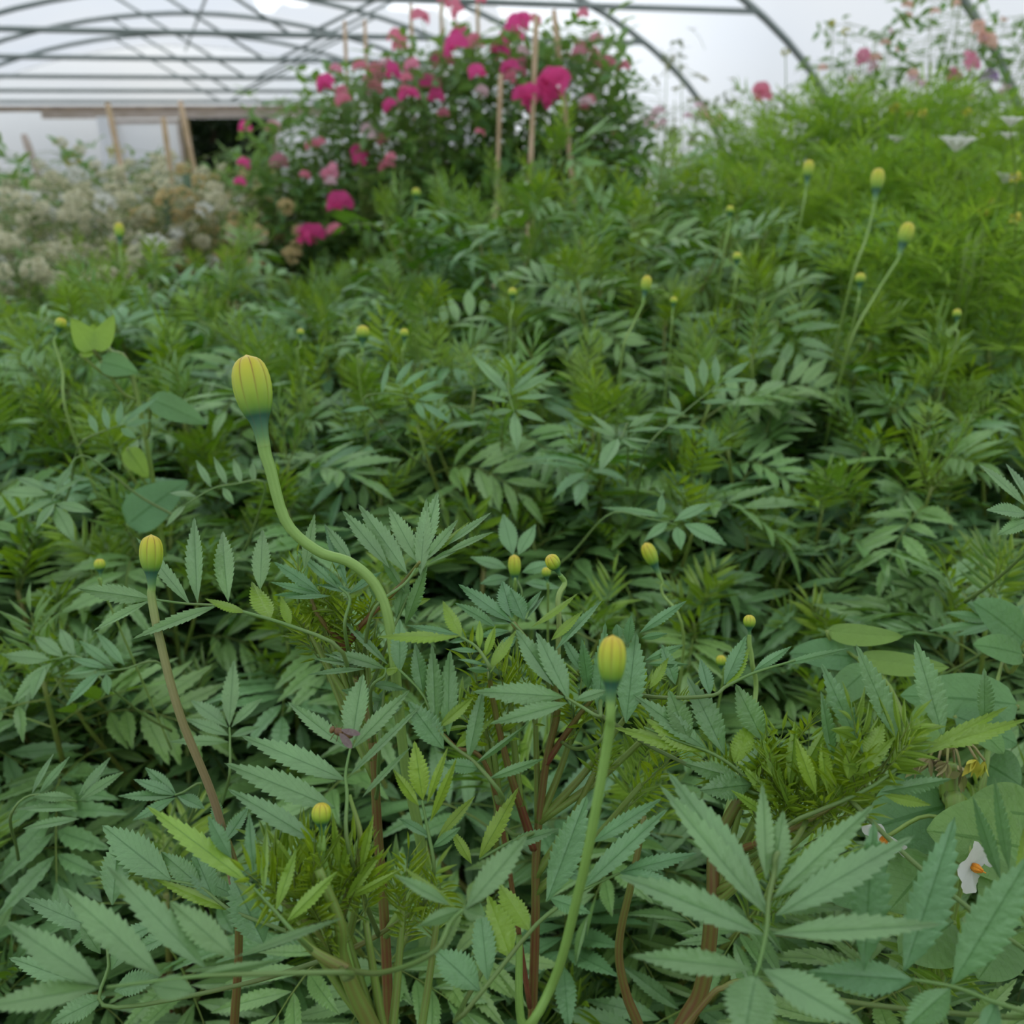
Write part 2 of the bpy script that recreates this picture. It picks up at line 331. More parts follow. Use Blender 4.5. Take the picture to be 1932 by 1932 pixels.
def film_mat():
    m, nt, lk = new_mat('polythene_film')
    tc = _n(nt, 'ShaderNodeTexCoord'); nz = _n(nt, 'ShaderNodeTexNoise'); nz.inputs['Scale'].default_value = .45; nz.inputs['Detail'].default_value = 2; lk(tc.outputs['Object'], nz.inputs['Vector'])
    cr = _n(nt, 'ShaderNodeMapRange'); lk(nz.outputs['Fac'], cr.inputs[0]); cr.inputs[1].default_value = .3; cr.inputs[2].default_value = .7
    c = mixc(nt, lk, cr.outputs[0], (.86, .90, .955), (.94, .945, .95))
    tr = _n(nt, 'ShaderNodeBsdfTranslucent'); lk(c, tr.inputs['Color'])
    tp = _n(nt, 'ShaderNodeBsdfTransparent'); tp.inputs['Color'].default_value = (.9, .93, .96, 1)
    mx = _n(nt, 'ShaderNodeMixShader'); mx.inputs[0].default_value = .05; lk(tr.outputs[0], mx.inputs[1]); lk(tp.outputs[0], mx.inputs[2])
    o = _n(nt, 'ShaderNodeOutputMaterial'); lk(mx.outputs[0], o.inputs[0]); return m
M_film = film_mat()

# ------------------------------------------------------------------ the polytunnel
W_T, H_T, N_T, Z0 = 3.2393, 2.6385, 1.89, 1.0574
Y_END, Y_BACK = 12.55, -2.6
def bow(y, off=0.0, n=41):
    t = np.linspace(0.0, math.pi, n)
    x = (W_T + off) * np.sign(np.cos(t)) * np.abs(np.cos(t)) ** (2 / N_T); z = Z0 + (H_T + off - Z0) * np.abs(np.sin(t)) ** (2 / N_T)
    x = np.concatenate([[x[0]], x, [x[-1]]]); z = np.concatenate([[0], z, [0]])
    return np.array([T(a, y, b) for a, b in zip(x, z)])
g = Geo(); box(g, (-W_T - .1, Y_BACK, -.3), (W_T + .1, Y_END, 0.0), T); floor = g.build('floor', M_soil, smooth=False); tag(floor, kind='structure')
g = Geo(); box(g, (-40, Y_END, -.35), (40, 45, -.05), T); box(g, (-40, -20, -.35), (-W_T - .1, Y_END, -.05), T); box(g, (W_T + .1, -20, -.35), (40, Y_END, -.05), T); o = g.build('ground', M_bounce, smooth=False); tag(o, kind='structure')
g = Geo()
ys = np.linspace(Y_BACK, Y_END, 13); R = np.array([bow(y, .035) for y in ys]); K = R.shape[1]
i = np.arange(len(ys) - 1)[:, None]; j = np.arange(K - 1)[None]
g.add(R, np.stack([i * K + j, i * K + j + 1, (i + 1) * K + j + 1, (i + 1) * K + j], -1), 0, None)
tag(g.build('ceiling', M_film), kind='structure')
def end_wall(name, y, hole=None):
    g = Geo(); b = bow(y, .03); zmin = 0.0
    xs = np.linspace(-W_T - .02, W_T + .02, 44)
    def top(x):
        c = min(1, abs(x) / (W_T + .03)); return Z0 + (H_T + .03 - Z0) * (1 - c ** N_T) ** (1 / N_T)
    if hole: xs = np.unique(np.concatenate([xs, hole[:2]]))
    for a, c in zip(xs[:-1], xs[1:]):
        lo = 0.0
        if hole and a >= hole[0] - 1e-6 and c <= hole[1] + 1e-6: lo = hole[2]
        g.add([T(a, y, lo), T(c, y, lo), T(c, y, top(c)), T(a, y, top(a))], [[0, 1, 2, 3]], 0, None)
    tag(g.build(name, M_film, smooth=False), kind='structure')
DOOR = (-.08, .86, 1.90)
end_wall('wall_far', Y_END, DOOR); end_wall('wall_near', Y_BACK)
# timber frame on the far wall
def board(name, mat, lo, hi, kind='structure'): g = Geo(); box(g, lo, hi, T); return tag(g.build(name, mat, smooth=False), kind=kind)
board('trim_1', M_wood, (-2.95, Y_END - .06, 1.975), (2.95, Y_END - .01, 2.03))
board('trim_2', M_wood_pale, (-1.62, Y_END - .085, 1.90), (1.5, Y_END - .06, 1.975))
board('trim_3', M_post, (-.17, Y_END - .09, 0), (-.06, Y_END - .01, 1.90))
board('trim_4', M_wood_pale, (.86, Y_END - .09, 0), (.93, Y_END - .01, 1.90))
board('trim_5', M_wood_pale, (-.93, Y_END - .07, 0), (-.86, Y_END - .01, 1.90))
# the sliding door panel pushed open beside the doorway
g = Geo(); d1 = bpy.data.objects.new('door_1', None); d1.location = T(-.5, Y_END - .12, 0); COL.objects.link(d1); tag(d1, kind='structure')
box(g, (-.98, Y_END - .13, .05), (-.94, Y_END - .10, 1.88), T); box(g, (-.20, Y_END - .13, .05), (-.16, Y_END - .10, 1.88), T); box(g, (-.94, Y_END - .13, 1.84), (-.20, Y_END - .10, 1.88), T); box(g, (-.94, Y_END - .13, .05), (-.20, Y_END - .10, .12), T)
g.build('door_frame', M_wood_pale, d1, smooth=False)
g = Geo(); g.add([T(-.94, Y_END - .115, .1), T(-.2, Y_END - .115, .1), T(-.2, Y_END - .115, 1.86), T(-.94, Y_END - .115, 1.86)], [[0, 1, 2, 3]], 0, None); g.build('door_film', M_film, d1, smooth=False)

HOOP_Y = [3.618 - 1.28 * 2, 3.618 - 1.28, 3.618, 4.888, 6.171, 7.435, 8.716, 9.981, 11.276]
WHICH = ['behind the right edge', 'nearest of all', 'nearest on the right, behind the pale sweet peas', 'second nearest, ending right of the middle', 'third nearest, behind the pink sweet peas', 'fourth nearest, crossing the pink sweet peas', 'fifth nearest over the far end', 'second from the far wall', 'last before the far wall']
Z_BAR = 1.992
for k, y in enumerate(HOOP_Y):
    if k < 2: continue
    h = thing('tunnel_hoop', T(-W_T, y, 0), 'grey steel polytunnel hoop, ' + WHICH[k], 'tunnel hoop', 'steel hoops of the polytunnel')
    g = Geo(); tube(g, bow(y), .020, 10); g.build('bow', M_steel, h)
    if k >= 3:
        c = W_T * (1 - ((Z_BAR - Z0) / (H_T - Z0)) ** N_T) ** (1 / N_T)
        g = Geo(); tube(g, [T(x, y, Z_BAR) for x in np.linspace(-c, c, 5)], .016, 8); g.build('crop_bar', M_steel, h)
        for x0, x1 in ((.22, -.75), (.30, 1.35)):
            z1 = Z0 + (H_T - Z0) * (1 - (abs(x1) / W_T) ** N_T) ** (1 / N_T)
            g = Geo(); tube(g, [T(x0, y, Z_BAR), T(x1, y, z1)], .010, 6); g.build('brace', M_steel, h)
# ridge rail
g = Geo(); tube(g, [T(0, Y_BACK + .1, H_T - .03), T(0, Y_END - .1, H_T - .03)], .012, 8)
tag(g.build('ridge_rail', M_steel), 'thin grey steel rail running along the ridge of the polytunnel', 'rail')

# trees seen through the doorway
def blob_tree(loc, h, r, seed, label):
    rg = np.random.default_rng(seed); t = thing('tree', loc, label, 'tree', 'dark trees outside the doorway')
    g = Geo(); tube(g, [loc, loc + [0, 0, h * .6]], [.12, .05], 8); g.build('trunk', M_bark, t)
    g = Geo(); n = 2600; d = nrm(rg.normal(size=(n, 3))); q = loc + [0, 0, h * .55] + d * (rg.uniform(.6, 1, (n, 1))) * np.array([r, r, h * .5])
    leaflets(g, q, nrm(rg.normal(size=(n, 3))), nrm(rg.normal(size=(n, 3)) + [0, 0, .8]), rg.uniform(.14, .26, n), rg.uniform(.08, .14, n), tint=rg.uniform(0, 1, n) ** 2, tpl='min')
    g.build('crown', M_hedge, t)
g = Geo(); _r = np.random.default_rng(3); nx, nz = 60, 14; V = []  # solid dark backing added behind the trees to block bright sky gaps
for j in range(nz):
    for i in range(nx): V.append(T(-9 + 16 * i / (nx - 1) + _r.normal(0, .06), 20.5 + _r.uniform(-.35, .35) + .5 * (j / nz) ** 3, -.05 + 4.6 * j / (nz - 1) + (_r.normal(0, .2) if j == nz - 1 else 0)))
for i in range(nx): V.append(T(-9 + 16 * i / (nx - 1), 22.5, 4.2))
for i in range(nx): V.append(T(-9 + 16 * i / (nx - 1), 22.8, -.05))
i = np.arange(nz + 1)[:, None]; j = np.arange(nx - 1)[None]; g.add(V, np.stack([i * nx + j, i * nx + j + 1, (i + 1) * nx + j + 1, (i + 1) * nx + j], -1), 0, None)
tag(g.build('hedge', M_hedge), 'dense dark hedge far outside the open doorway', 'hedge')
for i, (x, y, h, r) in enumerate([(-.7, 15.6, 3.2, .8), (.6, 17.6, 3.6, 1.0), (2.2, 15.8, 3.2, .9), (-2.9, 17.5, 3.6, 1.0)]):
    blob_tree(T(x, y, -.05), h, r, 40 + i, 'dark leafy tree outside the tunnel doorway, ' + ['left in the opening', 'filling the middle of the opening', 'at the right jamb', 'mostly hidden left of the door post'][i])
# ------------------------------------------------------------------ marigold plants
Z = np.array([0, 0, 1.0])
def marigold_leaves(gf, gs, base, d0, L, droop, tint, rg, tpl, pairs=5, wr=1.0):
    """pinnate leaves, all at once"""
    N = len(base); d0 = nrm(d0)
    s = np.linspace(0, 1, 6)[None, :, None]
    rp = base[:, None] + d0[:, None] * (L[:, None, None] * s) - Z * (droop * L)[:, None, None] * s * s
    tubes(gs, rp, (np.linspace(.0011, .0004, 6)[None] * (L[:, None] / .12) ** .5), tint=np.full(N, .15))
    def at(sv): return base + d0 * (L * sv)[:, None] - Z * (droop * L * sv * sv)[:, None]
    def tn(sv): return nrm(d0 - Z * (2 * droop * sv)[:, None] if np.ndim(sv) else d0 - Z * (2 * droop * sv)[:, None])
    tiltv = rg.normal(0, .22, (N, 3))
    for k in range(pairs + 1):
        sv = .26 + .74 * k / pairs
        p = at(sv); t = nrm(d0 - Z * (2 * droop * sv)[:, None]); n = nrm(Z + tiltv - ((Z + tiltv) * t).sum(-1, keepdims=True) * t); sd = np.cross(t, n)
        ln = L * .55 * (math.sin(math.pi * (.16 + .66 * sv)) ** .8)
        if k == pairs:
            dr = t; nn = n; ll = ln * 1.15
            leaflets(gf, p, dr + rg.normal(0, .06, (N, 3)), nn, ll, ll * .26 * wr, bend=rg.uniform(.05, .3, N), tint=tint, tpl=tpl)
            continue
        th = math.radians(68 - 34 * sv)
        for sg in (-1, 1):
            tj = th + rg.normal(0, .1, (N, 1))
            dr = np.cos(tj) * t + np.sin(tj) * sd * sg + n * rg.uniform(.05, .4, (N, 1))
            ll = ln * rg.uniform(.85, 1.12, N)
            leaflets(gf, p + sd * sg * .001, dr, n - sd * sg * .25 + rg.normal(0, .12, (N, 3)), ll, ll * rg.uniform(.185, .25, N) * wr, bend=rg.uniform(-.02, .32, N), tint=tint, tpl=tpl, fold=rg.uniform(.1, .5, N))
def marigold(seed, tpl, H=1.0, dens=.86, low=.50, spread=.18, big=1.0, nl=4, pairs=5):
    """foliage and stems of a plant of height H about the origin"""
    rg = np.random.default_rng(seed); gf, gs = Geo(), Geo()
    n = 9; zz = np.linspace(0, H * .93, n); wob = np.cumsum(rg.normal(0, .008, (n, 2)), 0); wob[0] = 0
    main = np.column_stack([wob, zz]); tube(gs, spline(main, 22), np.linspace(.0055, .0022, 22), 10, tint=np.linspace(.9, .35, 22), ridge=.06)
    nodes = []   # (pos, axis dir, age 0 low..1 tip, azimuth)
    az = rg.uniform(0, 6.28)
    shoots = [(main[-1], nrm(main[-1] - main[-2]), .10)]
    z = low * H
    B, D, LL, DR, TI = [], [], [], [], []
    def add_leaf(p, a, el, l, dr, ti):
        B.append(p); D.append([math.cos(a) * math.cos(el), math.sin(a) * math.cos(el), math.sin(el)]); LL.append(l); DR.append(dr); TI.append(ti)
    while z < H * .92:
        p = np.array([np.interp(z, zz, wob[:, 0]), np.interp(z, zz, wob[:, 1]), z]); f = z / H
        for a in (az, az + math.pi):
            a += rg.normal(0, .2)
            add_leaf(p, a, rg.uniform(.1, .7), rg.uniform(.12, .17) * (1.15 - .4 * f), rg.uniform(.2, .65), rg.uniform(-.12, .1) + max(0, f - .8) * .8)
            if f < .82 and rg.random() < .85 * dens:
                bl = min((H * rg.uniform(.86, 1.0) - z) * 1.0, .42); bl = max(bl, .08)
                out = spread * rg.uniform(.6, 1.2) * (1.1 - .3 * f)
                dx = np.array([math.cos(a), math.sin(a), 0])
                pts = spline([p, p + dx * out * .6 + Z * bl * .35, p + dx * out * .95 + Z * bl * .75, p + dx * out * 1.1 + Z * bl], 10)
                tube(gs, pts, np.linspace(.0032, .0016, 10), 6, tint=np.linspace(.6, .15, 10))
                m = max(2, int(bl / .05)); aa = a + math.pi / 2
                for q in range(1, m + 1):
                    fr = q / (m + .6); i = min(8, int(fr * 9)); pp = pts[i] + (pts[i + 1] - pts[i]) * (fr * 9 - i)
                    for b in (aa, aa + math.pi):
                        if rg.random() < .93 * dens: add_leaf(pp, b + rg.normal(0, .25), rg.uniform(.1, .8), rg.uniform(.085, .14) * (1.1 - .3 * fr), rg.uniform(.2, .7), rg.uniform(-.12, .1) + .22 * fr * (pp[2] > .8 * H))
                    aa += math.pi / 2 + rg.normal(0, .2)
                shoots.append((pts[-1], nrm(pts[-1] - pts[-2]), .075))
        az += math.pi / 2 + rg.normal(0, .15); z += rg.uniform(.045, .06)
    marigold_leaves(gf, gs, np.array(B), np.array(D), np.array(LL) * big, np.array(DR), np.maximum(0, np.array(TI)), rg, tpl, pairs=pairs)
    young_shoots(gf, gs, shoots, rg, 'low' if tpl != 'min' else 'min', nl)
    return gf, gs, [s[0] for s in shoots]
def young_shoots(gf, gs, shoots, rg, tpl, nl=9, yt=(.15, .75)):
    B, D, LL, DR, TI = [], [], [], [], []
    for p, d, l in shoots:
        for k in range(nl):
            a = rg.uniform(0, 6.28); el = rg.uniform(.6, 1.35)
            B.append(p + d * rg.uniform(-.02, .01)); D.append(np.array([math.cos(a) * math.cos(el), math.sin(a) * math.cos(el), math.sin(el)]) + d * .5)
            LL.append(l * rg.uniform(.45, 1.0)); DR.append(rg.uniform(-.1, .3)); TI.append(rg.uniform(*yt))
    marigold_leaves(gf, gs, np.array(B), np.array(D), np.array(LL), np.array(DR), np.array(TI), rg, tpl, pairs=6, wr=.62)

# ---- buds: a ribbed bud on its flared neck, made once and copied
def bud_geo(round_=False):
    g = Geo(); prof = [(-1.0, .33), (-.8, .34), (-.6, .37), (-.42, .42), (-.28, .49), (-.16, .58), (-.06, .69), (.04, .77), (.14, .87), (.28, .955), (.42, 1.0), (.56, .995), (.70, .94), (.82, .83), (.90, .68), (.955, .48), (.985, .27), (1.01, .12), (1.03, .02)]
    if round_: prof = [(-1.0, .22), (-.6, .25), (-.35, .36), (-.2, .6), (0, .86), (.25, 1.0), (.5, 1.0), (.75, .86), (.9, .6), (.97, .35), (.95, .02)]
    S = 64; ribs = 8; th = np.arange(S) * 2 * math.pi / S
    rib = np.abs(np.sin(th * ribs / 2)) ** .55
    V, U, Tn = [], [], []
    for z, r in prof:
        k = np.clip((z + .15) / .5, 0, 1) * .12
        rr = r * (1 - k + k * rib)
        V.append(np.stack([rr * np.cos(th), rr * np.sin(th), np.full(S, (z * (1.75 if round_ else 2.9) if z > 0 else z * 1.9))], -1)); U.append(np.stack([th / 6.2832, np.full(S, (z + 1) / 2)], -1)); Tn.append(1 - rib)
    K = len(prof); i = np.arange(K - 1)[:, None]; j = np.arange(S)[None]; j2 = (j + 1) % S
    g.add(np.array(V), np.stack([i * S + j, i * S + j2, (i + 1) * S + j2, (i + 1) * S + j], -1), np.concatenate(Tn), np.array(U)); return g
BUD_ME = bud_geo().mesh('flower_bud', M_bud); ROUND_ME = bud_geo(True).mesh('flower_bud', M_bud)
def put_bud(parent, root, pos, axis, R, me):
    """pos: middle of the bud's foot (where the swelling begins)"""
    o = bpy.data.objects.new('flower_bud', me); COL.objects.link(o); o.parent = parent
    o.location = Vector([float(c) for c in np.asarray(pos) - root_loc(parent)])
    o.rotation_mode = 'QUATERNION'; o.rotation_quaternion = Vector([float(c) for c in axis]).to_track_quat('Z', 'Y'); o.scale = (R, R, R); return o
def add_bud(plant, path, r_bud, r_stem, d_list, round_=False, red=(.1, .1), attach=None, tilt=None):
    """path: pixels from the bud's top downwards; the bud sits on the first stretch"""
    pts = [P(x, y, d) for (x, y), d in zip(path, d_list)]
    axis = nrm(pts[0] - pts[1]) if tilt is None else nrm(tilt)
    foot = pts[0] - axis * r_bud * (2.9 if not round_ else 1.75)
    neck = foot - axis * r_bud * 1.9 * .97
    low = pts[1:]
    low = [q for q in low if np.dot(q - neck, axis) < -.002 or q is low[-1]]
    if attach is not None: low = low + [attach]
    c = spline([neck + axis * .001, neck - axis * .004] + low, 46)
    r = np.full(46, r_stem); r[:14] = np.linspace(r_bud * .325, r_stem, 14)
    g = Geo(); tube(g, c, r, 16, tint=np.linspace(red[0], red[1], 46), ridge=.04)
    ped = g.build('peduncle', M_ped, plant)
    put_bud(ped, plant, foot, axis, r_bud, ROUND_ME if round_ else BUD_ME)

# ---- hero leaves, each blade read off the photograph and laid on its own leaf's plane in space
VIEWUP = nrm(-FWD * .62 + Z * .75)
def hero_leaf(plant, d, rachis, blades, stem=None, N=None, tint=.03, tpl='hi', jit=.004, seed=0):
    """rachis: pixels from stalk towards tip; blades: (bx,by,tx,ty,width px, kind) kind 't' top side up, 'u' underside towards us, 'y' young; all on a plane through rachis[-1] at depth d"""
    rg = np.random.default_rng(seed + int(rachis[-1][0] * 7 + rachis[-1][1]))
    N = VIEWUP if N is None else nrm(N)
    hub = P(rachis[-1][0], rachis[-1][1], d)
    def on(px, py, dj=0.0):
        ray = FWD + (px - 966) / F_PX * RGT + (966 - py) / F_PX * UPV
        k = np.dot(hub - CAM, N) / np.dot(ray, N); k = min(max(k, d * .86), d * 1.16) + dj
        return CAM + ray * k
    g = Geo(); pts = [on(*p) for p in rachis]
    rr = np.linspace(.0008, .0005, 20)
    if stem is not None:
        pts = [stem, stem * .55 + pts[0] * .45 - Z * .004] + pts; rr = np.linspace(.0011, .0005, 20)
    tube(g, spline(pts, 20), rr, 8, tint=np.linspace(.35, .05, 20))
    lf = g.build('leaf_stalk', M_stalk, plant)
    g = Geo()
    for b in blades:
        bx, by, tx, ty, w = b[:5]; k = b[5] if len(b) > 5 else 't'; dz = b[6] if len(b) > 6 else rg.normal(0, jit)
        A = on(bx, by); B = on(tx, ty, dz); L = np.linalg.norm(B - A); ws = w * d / F_PX * 1.02
        nn = nrm(N + rg.normal(0, .16, 3));
        if k == 'u': nn = -nn + Z * -.2
        leaflets(g, [A], [B - A], [nn], L, ws, bend=rg.uniform(-.04, .10), fold=rg.uniform(.15, .4), tint=(.75 if k == 'y' else .45 if k == 'u' else tint + rg.uniform(0, .08)), tpl=tpl, shape=rg.uniform(.78, .90), twist=rg.normal(0, .12))
    lf2 = g.build('leaf', M_leaf, plant); lf.parent = lf2
    return lf2

def hero_stem(pts_px, r, plant=None, tint=(.9, .5), name='stem'):
    pts = [P(*p) for p in pts_px]; base = pts[0].copy(); base[2] = 0.0; base[:2] += (pts[0] - pts[1])[:2] * .3
    return base, pts
def upright(px):
    """stem points low in the picture are set straight below the higher ones"""
    hi = [q for q in px if q[1] <= 1640]; ref = P(*(hi[0] if hi else px[-1]))[1]; out = []
    for x, y, d in px:
        if y > 1640 and hi or (not hi and y != px[-1][1]):
            ray = FWD + (x - 966) / F_PX * RGT + (966 - y) / F_PX * UPV; out.append(CAM + ray * (ref * .985 / ray[1]))
        else: out.append(P(x, y, d))
    return out
class Plant:
    def __init__(s, label, stems, tint=(.95, .4)):
        """stems: list of (pixel points bottom to top with depth, radius); the first one stands on the ground"""
        p0 = upright(stems[0][0]); s.base = np.array([p0[0][0], p0[0][1], 0.0])
        s.root = thing('marigold_plant', s.base, label, 'marigold plant', 'marigold plants of the front row'); s.pts = []
        g = Geo()
        for k, (px, r) in enumerate(stems):
            pts = upright(px)
            if k == 0 or px[0][1] > 1900:
                v = pts[0] - pts[1]; v = v / max(.01, -v[2]); v[:2] = np.clip(v[:2], -.55, .55); m1 = pts[0] + v * .14; m2 = m1 + v * [.5, .5, 1] * .2; b0 = m2 * [1, 1, 0] + v * [.1, .1, 0]
                if k == 0: s.root.location = [float(b0[0]), float(b0[1]), 0]
                pts = [b0, m2, m1] + pts
            c = spline(pts, 40); tube(g, c, np.linspace(r, r * .38, 40), 20, tint=np.linspace(tint[0], tint[1], 40), ridge=.05); s.pts.append(c)
        g.build('stem', M_stem, s.root); s.c = np.concatenate(s.pts)
    def near(s, p, drop=.03):
        q = np.asarray(p) - Z * drop; return s.c[np.argmin(((s.c - q) ** 2).sum(1))]
    def leaf(s, d, rachis, blades, **k):
        st = s.near(P(rachis[0][0], rachis[0][1], d)); return hero_leaf(s.root, d, rachis, blades, stem=st, **k)
    def bud(s, path, r_bud, r_stem, ds, **k):
        last = P(path[-1][0], path[-1][1], ds[-1]); a = s.near(last, .06)
        add_bud(s.root, path, r_bud, r_stem, ds, attach=a, **k)
    def tips(s, spots, l=.06, seed=1, nl=10, tpl='mid'):
        rg = np.random.default_rng(seed); gf, gs = Geo(), Geo(); sh = []
        for x, y, d in spots:
            p = P(x, y, d); q = s.near(p, .06); sh.append((p, nrm(p - q + Z * .05), l))
            tube(gs, spline([q, q * .5 + p * .5 - Z * .004, p], 8), np.linspace(.0022, .0013, 8), 8, tint=.12)
        young_shoots(gf, gs, sh, rg, tpl, nl, (.6, 1.0)); f = gf.build('young_leaves', M_leaf, s.root); gs.build('shoot', M_stem, s.root)

A = Plant('tall front marigold with the big yellow bud on a looping green stalk', [
    ([(735, 1960, .50), (726, 1750, .47), (712, 1560, .46), (702, 1400, .45), (672, 1290, .45), (655, 1215, .45), (652, 1165, .45)], .0034),
    ([(655, 1215, .45), (700, 1160, .44), (760, 1100, .44), (792, 1060, .43)], .0018),
    ([(655, 1225, .45), (600, 1160, .44), (585, 1120, .44)], .0016)])
A.bud([(465, 672), (486, 780), (510, 885), (540, 985), (600, 1040), (662, 1062), (712, 1110), (737, 1190), (752, 1330), (765, 1450), (795, 1640)], .0086, .00225,
      [.42, .42, .42, .42, .42, .42, .42, .42, .425, .43, .44], red=(.0, .12))
A.leaf(.43, [(640, 1222), (560, 1185), (480, 1160), (410, 1143), (350, 1139), (290, 1131)], [
    (373, 1137, 364, 972, 34), (431, 1135, 413, 987, 38), (491, 1112, 495, 990, 33), (288, 1131, 137, 1108, 32), (281, 1134, 175, 1192, 22),
    (410, 1143, 246, 1202, 25), (358, 1140, 258, 1016, 24), (510, 1167, 474, 1100, 38, 'u'), (466, 1156, 384, 1132, 18, 'u'), (548, 1180, 529, 1124, 18, 'u')])
A.leaf(.435, [(705, 1150), (765, 1100), (793, 1058)], [
    (735, 1072, 643, 954, 28), (768, 1082, 674, 947, 36), (790, 1062, 729, 947, 34), (795, 1055, 826, 920, 34), (800, 1060, 866, 981, 22), (815, 1045, 886, 985, 14, 'u'),
    (845, 1028, 928, 968, 18), (838, 1046, 935, 996, 14), (810, 1062, 877, 1025, 14), (665, 1062, 613, 990, 20), (574, 1074, 594, 968, 22), (793, 1085, 805, 935, 30)])
A.leaf(.44, [(735, 1200), (752, 1165), (772, 1120)], [(748, 1167, 772, 1071, 24), (764, 1180, 806, 1065, 25), (765, 1120, 715, 1040, 18), (770, 1140, 812, 1130, 14, 'u'), (730, 1150, 690, 1090, 16)], N=-FWD * .9 + Z * .2)
A.leaf(.435, [(650, 1180), (660, 1130), (640, 1108)], [(666, 1116, 596, 1102, 14), (605, 1121, 509, 1099, 16), (603, 1122, 512, 1121, 12), (625, 1124, 534, 1130, 12), (605, 1120, 512, 1055, 22),
    (655, 1105, 612, 987, 20), (640, 1112, 560, 1040, 16), (650, 1110, 590, 1060, 14), (660, 1120, 720, 1075, 16), (655, 1130, 700, 1100, 14, 'u')])
A.leaf(.42, [(700, 1300), (725, 1275), (728, 1260)], [(728, 1262, 621, 1225, 24), (724, 1262, 607, 1226, 20), (700, 1258, 590, 1242, 18), (690, 1262, 577, 1270, 12), (732, 1254, 643, 1164, 16), (728, 1262, 756, 1262, 26, 'u'), (700, 1290, 770, 1300, 18)])
A.leaf(.43, [(715, 1420), (722, 1330), (730, 1270)], [(722, 1320, 640, 1300, 26), (724, 1300, 700, 1370, 22), (718, 1350, 760, 1330, 22), (716, 1380, 650, 1390, 22)])
A.tips([(648, 1215, .45), (620, 1190, .45), (690, 1215, .45), (670, 1180, .45), (600, 1215, .46), (575, 1175, .45)], l=.03, seed=3, nl=5, tpl='hi')

B = Plant('front marigold with reddish striped forked stem left of the blurred bud', [
    ([(1003, 1960, .50), (1010, 1745, .48), (1012, 1600, .47), (1030, 1440, .46), (1052, 1330, .45), (1022, 1248, .44), (968, 1176, .43)], .0031),
    ([(1008, 1600, .47), (985, 1530, .46), (957, 1440, .45), (930, 1320, .44), (922, 1262, .43)], .0024),
    ([(1030, 1440, .46), (1085, 1360, .45), (1140, 1290, .44)], .0018),
    ([(1000, 1900, .49), (930, 1480, .45), (858, 1408, .44), (826, 1374, .44)], .0014)])
B.leaf(.40, [(947, 1500), (897, 1440), (858, 1410), (826, 1375), (798, 1310), (752, 1262)], [
    (755, 1268, 753, 1164, 32), (798, 1307, 783, 1214, 30), (821, 1363, 817, 1211, 32), (846, 1388, 846, 1220, 36), (837, 1413, 770, 1323, 46), (826, 1374, 897, 1313, 20, 'u'),
    (859, 1410, 929, 1357, 24, 'u'), (897, 1441, 1000, 1366, 14), (883, 1434, 912, 1295, 28), (905, 1450, 830, 1440, 26), (920, 1470, 1030, 1430, 18)], N=-FWD * .85 + Z * .35)
B.leaf(.39, [(925, 1262), (901, 1223), (870, 1202)], [(868, 1200, 711, 1200, 25, 'u'), (870, 1202, 835, 1136, 26, 'u'), (866, 1198, 767, 1180, 14), (880, 1208, 845, 1210, 12), (905, 1230, 850, 1225, 12), (920, 1255, 862, 1245, 12),
    (905, 1225, 905, 1170, 14, 'y'), (915, 1240, 935, 1180, 16, 'y'), (925, 1262, 975, 1190, 18, 'u'), (925, 1265, 880, 1262, 12), (925, 1270, 950, 1200, 14, 'y')])
B.leaf(.43, [(1022, 1248), (990, 1200), (966, 1174)], [(966, 1174, 865, 1104, 28), (935, 1183, 859, 1133, 22), (966, 1167, 947, 1093, 36), (989, 1170, 963, 1111, 32), (988, 1161, 1022, 1115, 13), (994, 1167, 1027, 1122, 11),
    (963, 1177, 901, 1167, 16), (1003, 1183, 1093, 1122, 15, 'u'), (1040, 1208, 1100, 1152, 17, 'u'), (1047, 1228, 1138, 1125, 17), (960, 1190, 900, 1200, 16), (975, 1200, 935, 1230, 20)])
B.leaf(.37, [(1130, 1352), (1100, 1335), (1068, 1316)], [(1065, 1315, 885, 1300, 40), (1071, 1326, 922, 1369, 30), (1072, 1318, 1012, 1188, 46), (1045, 1295, 972, 1184, 40), (1085, 1322, 1150, 1300, 20)])
B.leaf(.42, [(1130, 1400), (1150, 1360), (1165, 1330)], [(1181, 1364, 1202, 1186, 52), (1129, 1347, 1142, 1173, 34), (1207, 1194, 1300, 1129, 19), (1210, 1204, 1260, 1195, 13), (1184, 1215, 1191, 1160, 20), (1168, 1207, 1163, 1176, 20),
    (1217, 1246, 1292, 1215, 17), (1220, 1252, 1303, 1254, 12), (1274, 1292, 1248, 1215, 28), (1110, 1300, 1098, 1205, 26), (1100, 1270, 1060, 1200, 20), (1225, 1300, 1262, 1240, 18, 'u'), (1150, 1330, 1090, 1240, 26)], N=-FWD * .9 + Z * .3)
B.leaf(.415, [(1435, 1500), (1388, 1450), (1336, 1418), (1274, 1396), (1215, 1372)], [
    (1367, 1424, 1299, 1272, 50), (1440, 1398, 1388, 1290, 45), (1334, 1414, 1195, 1310, 36), (1336, 1419, 1155, 1373, 28, 'u'), (1330, 1416, 1215, 1357, 40, 'u'), (1357, 1395, 1316, 1362, 34, 'u'), (1385, 1440, 1420, 1360, 38, 'u'),
    (1420, 1480, 1320, 1490, 46), (1400, 1470, 1290, 1440, 34), (1300, 1400, 1262, 1300, 44), (1390, 1450, 1480, 1400, 28)], N=-FWD * .8 + Z * .4)
